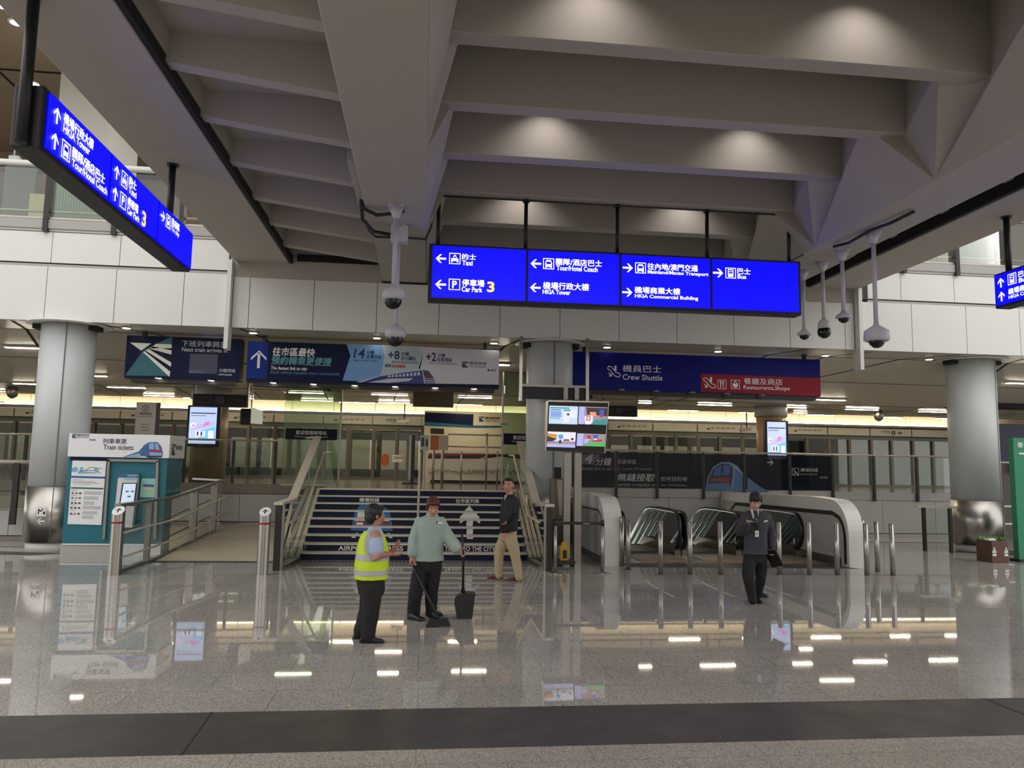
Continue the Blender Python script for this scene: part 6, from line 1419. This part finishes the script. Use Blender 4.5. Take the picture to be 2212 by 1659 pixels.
for i in range(4): b.poly([pts[i]-nn[i], pts[i]+nn[i], pts[i+1]+nn[i+1], pts[i+1]-nn[i+1]], REF)
b.build('reflective_band', pr_)
tz = [(J(800, 1246), .172, .15), (J(801, 1258), .178, .155), (J(802, 1272), .175, .15), (J(802, 1284), .165, .13)]
b = MB(); loft(b, tz, r, f, BLKT)
for q0, k_, a_ in ((J(803, 1272, -.085), J(801, 1318, -.1), J(794, 1373, -.1)), (J(800, 1272, .085), J(795, 1316, .09), J(780, 1364, .1))): limb(b, [q0, q0.lerp(k_, .5), k_, a_], [.115, .108, .098, .085], BLKT)
remeshed(b, 'trousers', pr_, .011, 4, .5, .008)
shoe(pr_, (aN.x-.02, Y1-.1, 0), (1, -.05, 0), BSH, .27); shoe(pr_, (aF.x-.01, Y1+.1, 0), (1, .25, 0), BSH, .26)

# ------------------------------------------------ 2: cleaner with broom and dustpan
Y2 = atZ(915, 1337, 0).y
J = lambda px, py, dy=0.0: atY(px, py, Y2+dy)
r, f = axes((.12, -1, 0))
p2 = thing('person', (J(915, 1337).x, Y2, 0), 'person with short reddish hair in pale green tunic, holding a broom and a dustpan', 'person')
secs = [(J(926, 1222), .17, .115), (J(927, 1205), .175, .125), (J(928, 1180), .17, .125), (J(930, 1155), .165, .12), (J(931, 1135), .172, .115), (J(931, 1124), .155, .095), (J(932, 1115), .105, .075), (J(934, 1108), .06, .058)]
b = MB(); loft(b, [(c, a*.9, d*.9) for c, a, d in secs], r, f, SKIN)
Mh = headaxes((.12, -1, 0), .38); hb = J(934, 1110, -.015); limb(b, [J(932, 1118), hb+Vector((0, 0, .03))], [.056, .054], SKIN); Ph = head(b, hb+Vector((0, -.01, .0)), Mh, SKIN, .98)
sL, eL, wL = J(905, 1125), J(894, 1163, -.02), J(890, 1200, -.07); sR, eR, wR = J(954, 1125), J(968, 1160, -.02), J(990, 1187, -.12)
limb(b, [sL, eL, wL], [.055, .045, .028], SKIN); limb(b, [sR, eR, wR], [.055, .045, .028], SKIN)
hand(b, wL, (.1, -.15, -1), (.4, -.8, 0), (.6, -.6, .2), SKIN, .75); hand(b, wR, (.75, -.2, -.55), (.2, -.9, -.35), (.3, -.4, .8), SKIN, .9)
for q0, k_, a_ in ((J(912, 1222), J(897, 1278, -.03), J(892, 1328, -.0)), (J(938, 1222), J(932, 1275, .05), J(932, 1320, .1))): limb(b, [q0, k_, a_], [.085, .06, .042], SKIN)
remeshed(b, 'body', p2, .0065, 3); face(p2, Ph, Mh, .98, HAIRR)
b = MB(); b.ell(Ph(0, -.02, .145), .09, .105, .095, HAIRR, 18, 12, Mh); b.ell(Ph(0, -.055, .09), .082, .062, .085, HAIRR, 14, 10, Mh); b.ell(Ph(0, .055, .185), .07, .05, .035, HAIRR, 14, 8, Mh)
for k in (-1, 1): b.ell(Ph(k*.074, .015, .135), .02, .05, .06, HAIRR, 10, 8, Mh)
remeshed(b, 'hair', p2, .009, 2)
TUN = mat('mint_tunic', (152, 168, 160), .8, var=.05, scale=9)
b = MB(); loft(b, [(J(927, 1211), .19, .145)]+[(c, a*1.07, d*1.1) for c, a, d in secs[1:7]], r, f, TUN)
for pts, rr in (([sL, sL.lerp(eL, .5), eL, eL.lerp(wL, .82)], [.056, .066, .07, .074]), ([sR, sR.lerp(eR, .5), eR, eR.lerp(wR, .82)], [.056, .068, .08, .084])): limb(b, pts, rr, TUN)
remeshed(b, 'tunic', p2, .011, 3, .5, .008)
b = MB(); loft(b, [(J(932, 1116), .085, .08), (J(933, 1111), .075, .072), (J(934, 1106), .07, .066)], r, f, TUN, 18, False); b.build('collar', p2)
b = MB(); q = J(951, 1130, -.135); b.box(q.x-.03, q.x+.03, q.y-.004, q.y+.004, q.z-.01, q.z+.012, INKW); b.box(q.x-.045, q.x-.035, q.y-.004, q.y+.004, q.z-.01, q.z+.03, BLACK); b.build('name_badge', p2)
b = MB(); loft(b, [(J(926, 1204), .155, .115), (J(926, 1216), .168, .12), (J(926, 1230), .165, .115), (J(926, 1238), .15, .1)], r, f, BLKT)
for pts, rr in (([J(911, 1228), J(903, 1255, -.02), J(897, 1283, -.04), J(893, 1331)], [.1, .098, .09, .08]), ([J(938, 1228), J(934, 1255, .02), J(932, 1280, .05), J(931, 1322, .1)], [.1, .095, .086, .074])): limb(b, pts, rr, BLKT)
remeshed(b, 'trousers', p2, .011, 4, .5, .008)
q = atZ(890, 1339, 0); shoe(p2, (q.x, q.y, 0), (.5, -.35, 0), BSH, .25); q = atZ(928, 1329, 0); shoe(p2, (q.x, q.y, 0), (.6, -.3, 0), BSH, .25)
# broom
hl = J(893, 1224, -.12); hd = atZ(945, 1345, .05); BRK = mat('broom_black', (26, 26, 27), .6, var=.2, scale=40)
r_ = thing('broom', (hd.x, hd.y, 0), 'black broom held low in front of the person in the green tunic', 'broom')
top = hl+(hl-hd)*.12; b = MB(); b.tube([top, hd+Vector((0, 0, .06))], .015, BLACK, 10); b.build('handle', r_)
b = MB(); b.prism(FY(hd.y+.05), [(hd.x-.14, .005), (hd.x+.16, .02), (hd.x+.12, .1), (hd.x-.09, .1)], 0, .09, BRK); b.build('bristle_head', r_)
b = MB(); b.cyl(hd+Vector((-.0, 0, .05)), hd+(hl-hd).normalized()*.14, .024, BLACK, 12); b.build('socket', r_)
# dustpan
dz = atZ(1002, 1334, 0); r_ = thing('dustpan', (dz.x, dz.y, 0), 'black upright lobby dustpan with long handle right of the person in green', 'dustpan')
Pd = pY(dz.y); b = MB()
out = [Pd(*v) for v in ((987, 1336), (1019, 1333), (1026, 1280), (1004, 1279), (990, 1285), (982, 1296), (982, 1306))]
b.prism(FY(dz.y+.1), out, 0, .2, BRK); b.build('pan', r_)
wR2 = wR+Vector((.065, -.03, -.05)); b = MB(); b.tube([J(998, 1152, -.12), wR2, Vector((atY(1000, 1279, dz.y).x, dz.y, atY(1000, 1279, dz.y).z))], .014, BLACK, 10); b.build('handle', r_)
b = MB(); q = Vector((atY(1000, 1279, dz.y).x, dz.y, atY(1000, 1279, dz.y).z)); b.cyl(q, q+Vector((0, 0, .05)), .028, BLACK, 12); b.build('socket', r_)

# ------------------------------------------------ 3: man in black jacket, walking left, looking at the camera
Y3 = atZ(1095, 1254, 0).y
J = lambda px, py, dy=0.0: atY(px, py, Y3+dy)
r, f = axes((-1, -.25, 0))
p3 = thing('person', (J(1095, 1254).x, Y3, 0), 'person in black jacket, beige trousers and brown shoes walking past the stairs', 'person')
secs = [(J(1099, 1150), .165, .13), (J(1099, 1138), .17, .14), (J(1099, 1120), .17, .145), (J(1101, 1100), .185, .15), (J(1103, 1086), .2, .14), (J(1103, 1077), .185, .115), (J(1102, 1071), .1, .085), (J(1100, 1066), .062, .06)]
b = MB(); loft(b, [(c, a*.9, d*.9) for c, a, d in secs], r, f, SKIN)
Mh = headaxes((-.55, -1, 0), -.02); hb = J(1099, 1063); limb(b, [J(1102, 1074), hb+Vector((0, 0, .04))], [.064, .06], SKIN); Ph = head(b, hb+Vector((-.0, -.0, .0)), Mh, SKIN, 1.08)
sN, eN, wN = J(1106, 1083, -.2), J(1108, 1108, -.22), J(1097, 1122, -.19); sF, eF, wF = J(1098, 1083, .2), J(1094, 1108, .2), J(1097, 1117, .05)
limb(b, [sN, eN, wN], [.06, .05, .03], SKIN); limb(b, [sF, eF, wF], [.06, .05, .03], SKIN)
hand(b, wN, (-.4, .1, -.9), (-.9, .4, 0), (-.5, .5, 0), SKIN, .8); hand(b, wF, (-.3, -.2, -.9), (.3, -.8, 0), (-.6, -.4, 0), SKIN, .8)
lg = (([J(1096, 1155, -.09), J(1109, 1192, -.1), J(1122, 1240, -.1)]), ([J(1094, 1155, .09), J(1077, 1192, .1), J(1078, 1236, .1)]))
for L_ in lg: limb(b, L_, [.088, .062, .045], SKIN)
remeshed(b, 'body', p3, .007, 3); face(p3, Ph, Mh, 1.08)
b = MB(); b.ell(Ph(0, -.02, .15), .085, .1, .088, HAIRK, 18, 12, Mh); b.ell(Ph(0, -.06, .11), .078, .05, .07, HAIRK, 14, 10, Mh); b.ell(Ph(0, .05, .205), .066, .06, .032, HAIRK, 14, 8, Mh)
remeshed(b, 'hair', p3, .009, 2)
JK = mat('black_jacket', (20, 21, 28), .7, var=.12, scale=10)
b = MB(); loft(b, [(J(1099, 1146), .185, .165)]+[(c, a*1.05, d*1.08) for c, a, d in secs[1:7]], r, f, JK)
for S in ((sN, eN, wN), (sF, eF, wF)): limb(b, [S[0], S[0].lerp(S[1], .5), S[1], S[1].lerp(S[2], .92)], [.066, .07, .066, .058], JK)
remeshed(b, 'jacket', p3, .011, 3, .5, .008)
b = MB(); loft(b, [(J(1102, 1073), .1, .095), (J(1101, 1068), .082, .08)], r, f, JK, 18, False); b.build('collar', p3)
b = MB(); q = J(1092, 1080, -.1); b.flat(FY(q.y-.055), [(q.x-.03, q.z-.01), (q.x+.02, q.z+.08), (q.x-.02, q.z+.09)], 0, mat('white_tee', (196, 192, 186), .8)); b.build('shirt', p3)
BEI = mat('beige_chinos', (176, 160, 128), .85, var=.07, scale=10); BRS = mat('brown_shoe', (96, 56, 38), .5)
b = MB(); loft(b, [(J(1099, 1140), .155, .135), (J(1099, 1150), .165, .142), (J(1098, 1160), .16, .135), (J(1097, 1168), .15, .12)], r, f, BEI)
for pts, rr in (([J(1102, 1160, -.085), J(1108, 1180, -.1), J(1112, 1196, -.1), J(1120, 1238, -.1), J(1121, 1247, -.1)], [.115, .108, .09, .07, .066]), ([J(1092, 1160, .085), J(1083, 1180, .1), J(1078, 1194, .1), J(1077, 1234, .1), J(1078, 1243, .1)], [.115, .108, .09, .07, .066])): limb(b, pts, rr, BEI)
remeshed(b, 'trousers', p3, .011, 4, .5, .009)
q = atZ(1120, 1254, 0); shoe(p3, (q.x, q.y, 0), (-1, -.2, 0), BRS, .29, BRS); q = atZ(1080, 1250, 0); shoe(p3, (q.x, q.y, 0), (-1, -.15, 0), BRS, .29, BRS)
b = MB(); q = J(1093, 1142, -.24); b.obox(q, Vector((1, 0, .1)).normalized(), Vector((0, 1, 0)), Vector((-.1, 0, 1)).normalized(), .1, .035, .07, mat('black_fabric', (16, 16, 18), .8), .03, 3); q2 = b.build('pouch'); tag(q2, 'small black pouch held at the front of the person in the black jacket', 'pouch')

# ------------------------------------------------ 4: man in grey suit looking at a phone
Y4 = atZ(1632, 1303, 0).y
J = lambda px, py, dy=0.0: atY(px, py, Y4+dy)
r, f = axes((-.06, -1, 0))
p4 = thing('person', (J(1632, 1303).x, Y4, 0), 'person in dark grey suit and tie walking forward while looking at a phone', 'person')
secs = [(J(1632, 1202), .16, .115), (J(1632, 1190), .165, .12), (J(1632, 1165), .16, .125), (J(1632, 1145), .165, .125), (J(1633, 1125), .19, .125), (J(1633, 1110), .195, .105), (J(1632, 1103), .11, .08), (J(1630, 1098), .06, .06)]
b = MB(); loft(b, [(c, a*.9, d*.9) for c, a, d in secs], r, f, SKIN3)
Mh = headaxes((-.2, -1, 0), .5); hb = J(1629, 1097, -.03); limb(b, [J(1631, 1106), hb+Vector((0, .01, .03))], [.06, .057], SKIN3); Ph = head(b, hb+Vector((0, -.02, .01)), Mh, SKIN3, 1.03)
sL, eL, wL = J(1608, 1114), J(1602, 1145, -.06), J(1614, 1127, -.29); sR, eR, wR = J(1657, 1114), J(1666, 1148, .02), J(1668, 1182, -.02)
limb(b, [sL, eL, wL], [.06, .05, .03], SKIN3); limb(b, [sR, eR, wR], [.06, .05, .03], SKIN3)
hand(b, wL, (.75, -.45, .1), (.1, -.2, 1), (0, -1, .5), SKIN3, .45); hand(b, wR, (-.05, -.2, -1), (-.8, -.4, 0), (0, -1, 0), SKIN3, .8)
lg = ([J(1622, 1205), J(1617, 1250, -.12), J(1627, 1292, -.1)], [J(1643, 1205), J(1645, 1245, .03), J(1638, 1282, .22)])
for L_ in lg: limb(b, L_, [.088, .062, .043], SKIN3)
remeshed(b, 'body', p4, .007, 3); face(p4, Ph, Mh, 1.03)
b = MB(); b.ell(Ph(0, -.018, .15), .09, .106, .093, HAIRK, 18, 12, Mh); b.ell(Ph(0, -.06, .1), .082, .055, .08, HAIRK, 14, 10, Mh); b.ell(Ph(.01, .068, .178), .074, .04, .045, HAIRK, 14, 8, Mh)
for k in (-1, 1): b.ell(Ph(k*.074, .02, .15), .02, .05, .05, HAIRK, 10, 8, Mh)
remeshed(b, 'hair', p4, .009, 2)
SUIT = mat('charcoal_suit', (58, 58, 68), .8, var=.08, scale=12)
b = MB(); loft(b, [(J(1631, 1197), .19, .15)]+[(c, a*1.06, d*1.1) for c, a, d in secs[1:7]], r, f, SUIT)
for S in ((sL, eL, wL), (sR, eR, wR)): limb(b, [S[0], S[0].lerp(S[1], .5), S[1], S[1].lerp(S[2], .9)], [.064, .068, .064, .058], SUIT)
remeshed(b, 'jacket', p4, .011, 3, .5, .006)
def chest(py): 
    c, a, d = secat(secs, J(1632, py).z); return c.y-d*1.1-.008
def cpoly(b, pts, m, off=0.0): b.poly([atY(px, py, chest(py)-off+abs(px-1632)*.0006) for px, py in pts], m)
b = MB(); cpoly(b, [(1621, 1101), (1627, 1122), (1636, 1128), (1641, 1101), (1632, 1098)], mat('white_shirt', (196, 196, 196), .7), .012); b.build('shirt', p4)
b = MB(); cpoly(b, [(1629, 1103), (1636, 1103), (1640, 1134), (1634, 1142), (1630, 1132)], mat('dark_tie', (24, 25, 36), .6), .02); b.build('tie', p4)
b = MB(); b.tube([atY(1628, 1101, chest(1101)-.025), atY(1634, 1130, chest(1130)-.03), atY(1635, 1146, chest(1146)-.03)], .005, BLACK, 6); b.tube([atY(1641, 1101, chest(1101)-.02), atY(1638, 1130, chest(1130)-.03), atY(1635, 1146, chest(1146)-.03)], .005, BLACK, 6); b.build('lanyard', p4)
b = MB(); q = atY(1635, 1153, chest(1153)-.03); b.box(q.x-.028, q.x+.028, q.y-.003, q.y+.003, q.z-.045, q.z+.045, INKW); b.box(q.x-.018, q.x+.01, q.y-.005, q.y-.003, q.z-.02, q.z+.02, GREYP); b.build('name_card', p4)
b = MB(); q = atY(1654, 1126, chest(1126)-.0); b.obox(q, Vector((.9, 0, .3)).normalized(), Vector((0, 1, 0)), Vector((-.3, 0, .9)).normalized(), .03, .004, .01, INKW); b.build('name_badge', p4)
b = MB(); loft(b, [(J(1631, 1186), .15, .11), (J(1631, 1198), .158, .115), (J(1631, 1210), .155, .112), (J(1631, 1216), .14, .1)], r, f, BLKT)
for pts, rr in (([J(1620, 1206), J(1617, 1230, -.07), J(1617, 1252, -.12), J(1625, 1290, -.1), J(1626, 1297, -.1)], [.1, .095, .08, .064, .062]), ([J(1643, 1206), J(1644, 1230, .03), J(1643, 1250, .05), J(1637, 1284, .2)], [.1, .092, .078, .062])): limb(b, pts, rr, BLKT)
remeshed(b, 'trousers', p4, .011, 3, .5, .007)
q = atZ(1630, 1300, 0); shoe(p4, (q.x, q.y, 0), (.12, -1, 0), BSH, .27); q = atZ(1640, 1290, 0); shoe(p4, (q.x, q.y, 0), (.2, -1, 0), BSH, .27, z0=.02)
ph = wL+Vector((.075, -.075, .035)); b = MB(); b.obox(ph, Vector((.8, -.5, .1)).normalized(), Vector((.5, .7, .35)).normalized(), Vector((-.2, -.3, .9)).normalized(), .07, .036, .005, BLACK, .003); tag(b.build('phone'), 'black phone held by the person in the grey suit', 'phone')
q0, q1 = J(1664, 1192, -.05), J(1679, 1220, -.02); b = MB(); b.obox((q0+q1)/2, (q1-q0).normalized(), Vector((.55, -.8, .25)).normalized(), Vector((.6, .5, .5)).normalized(), .14, .1, .012, BLACK, .006); tag(b.build('folder'), 'slim black folder carried low by the person in the grey suit', 'folder')
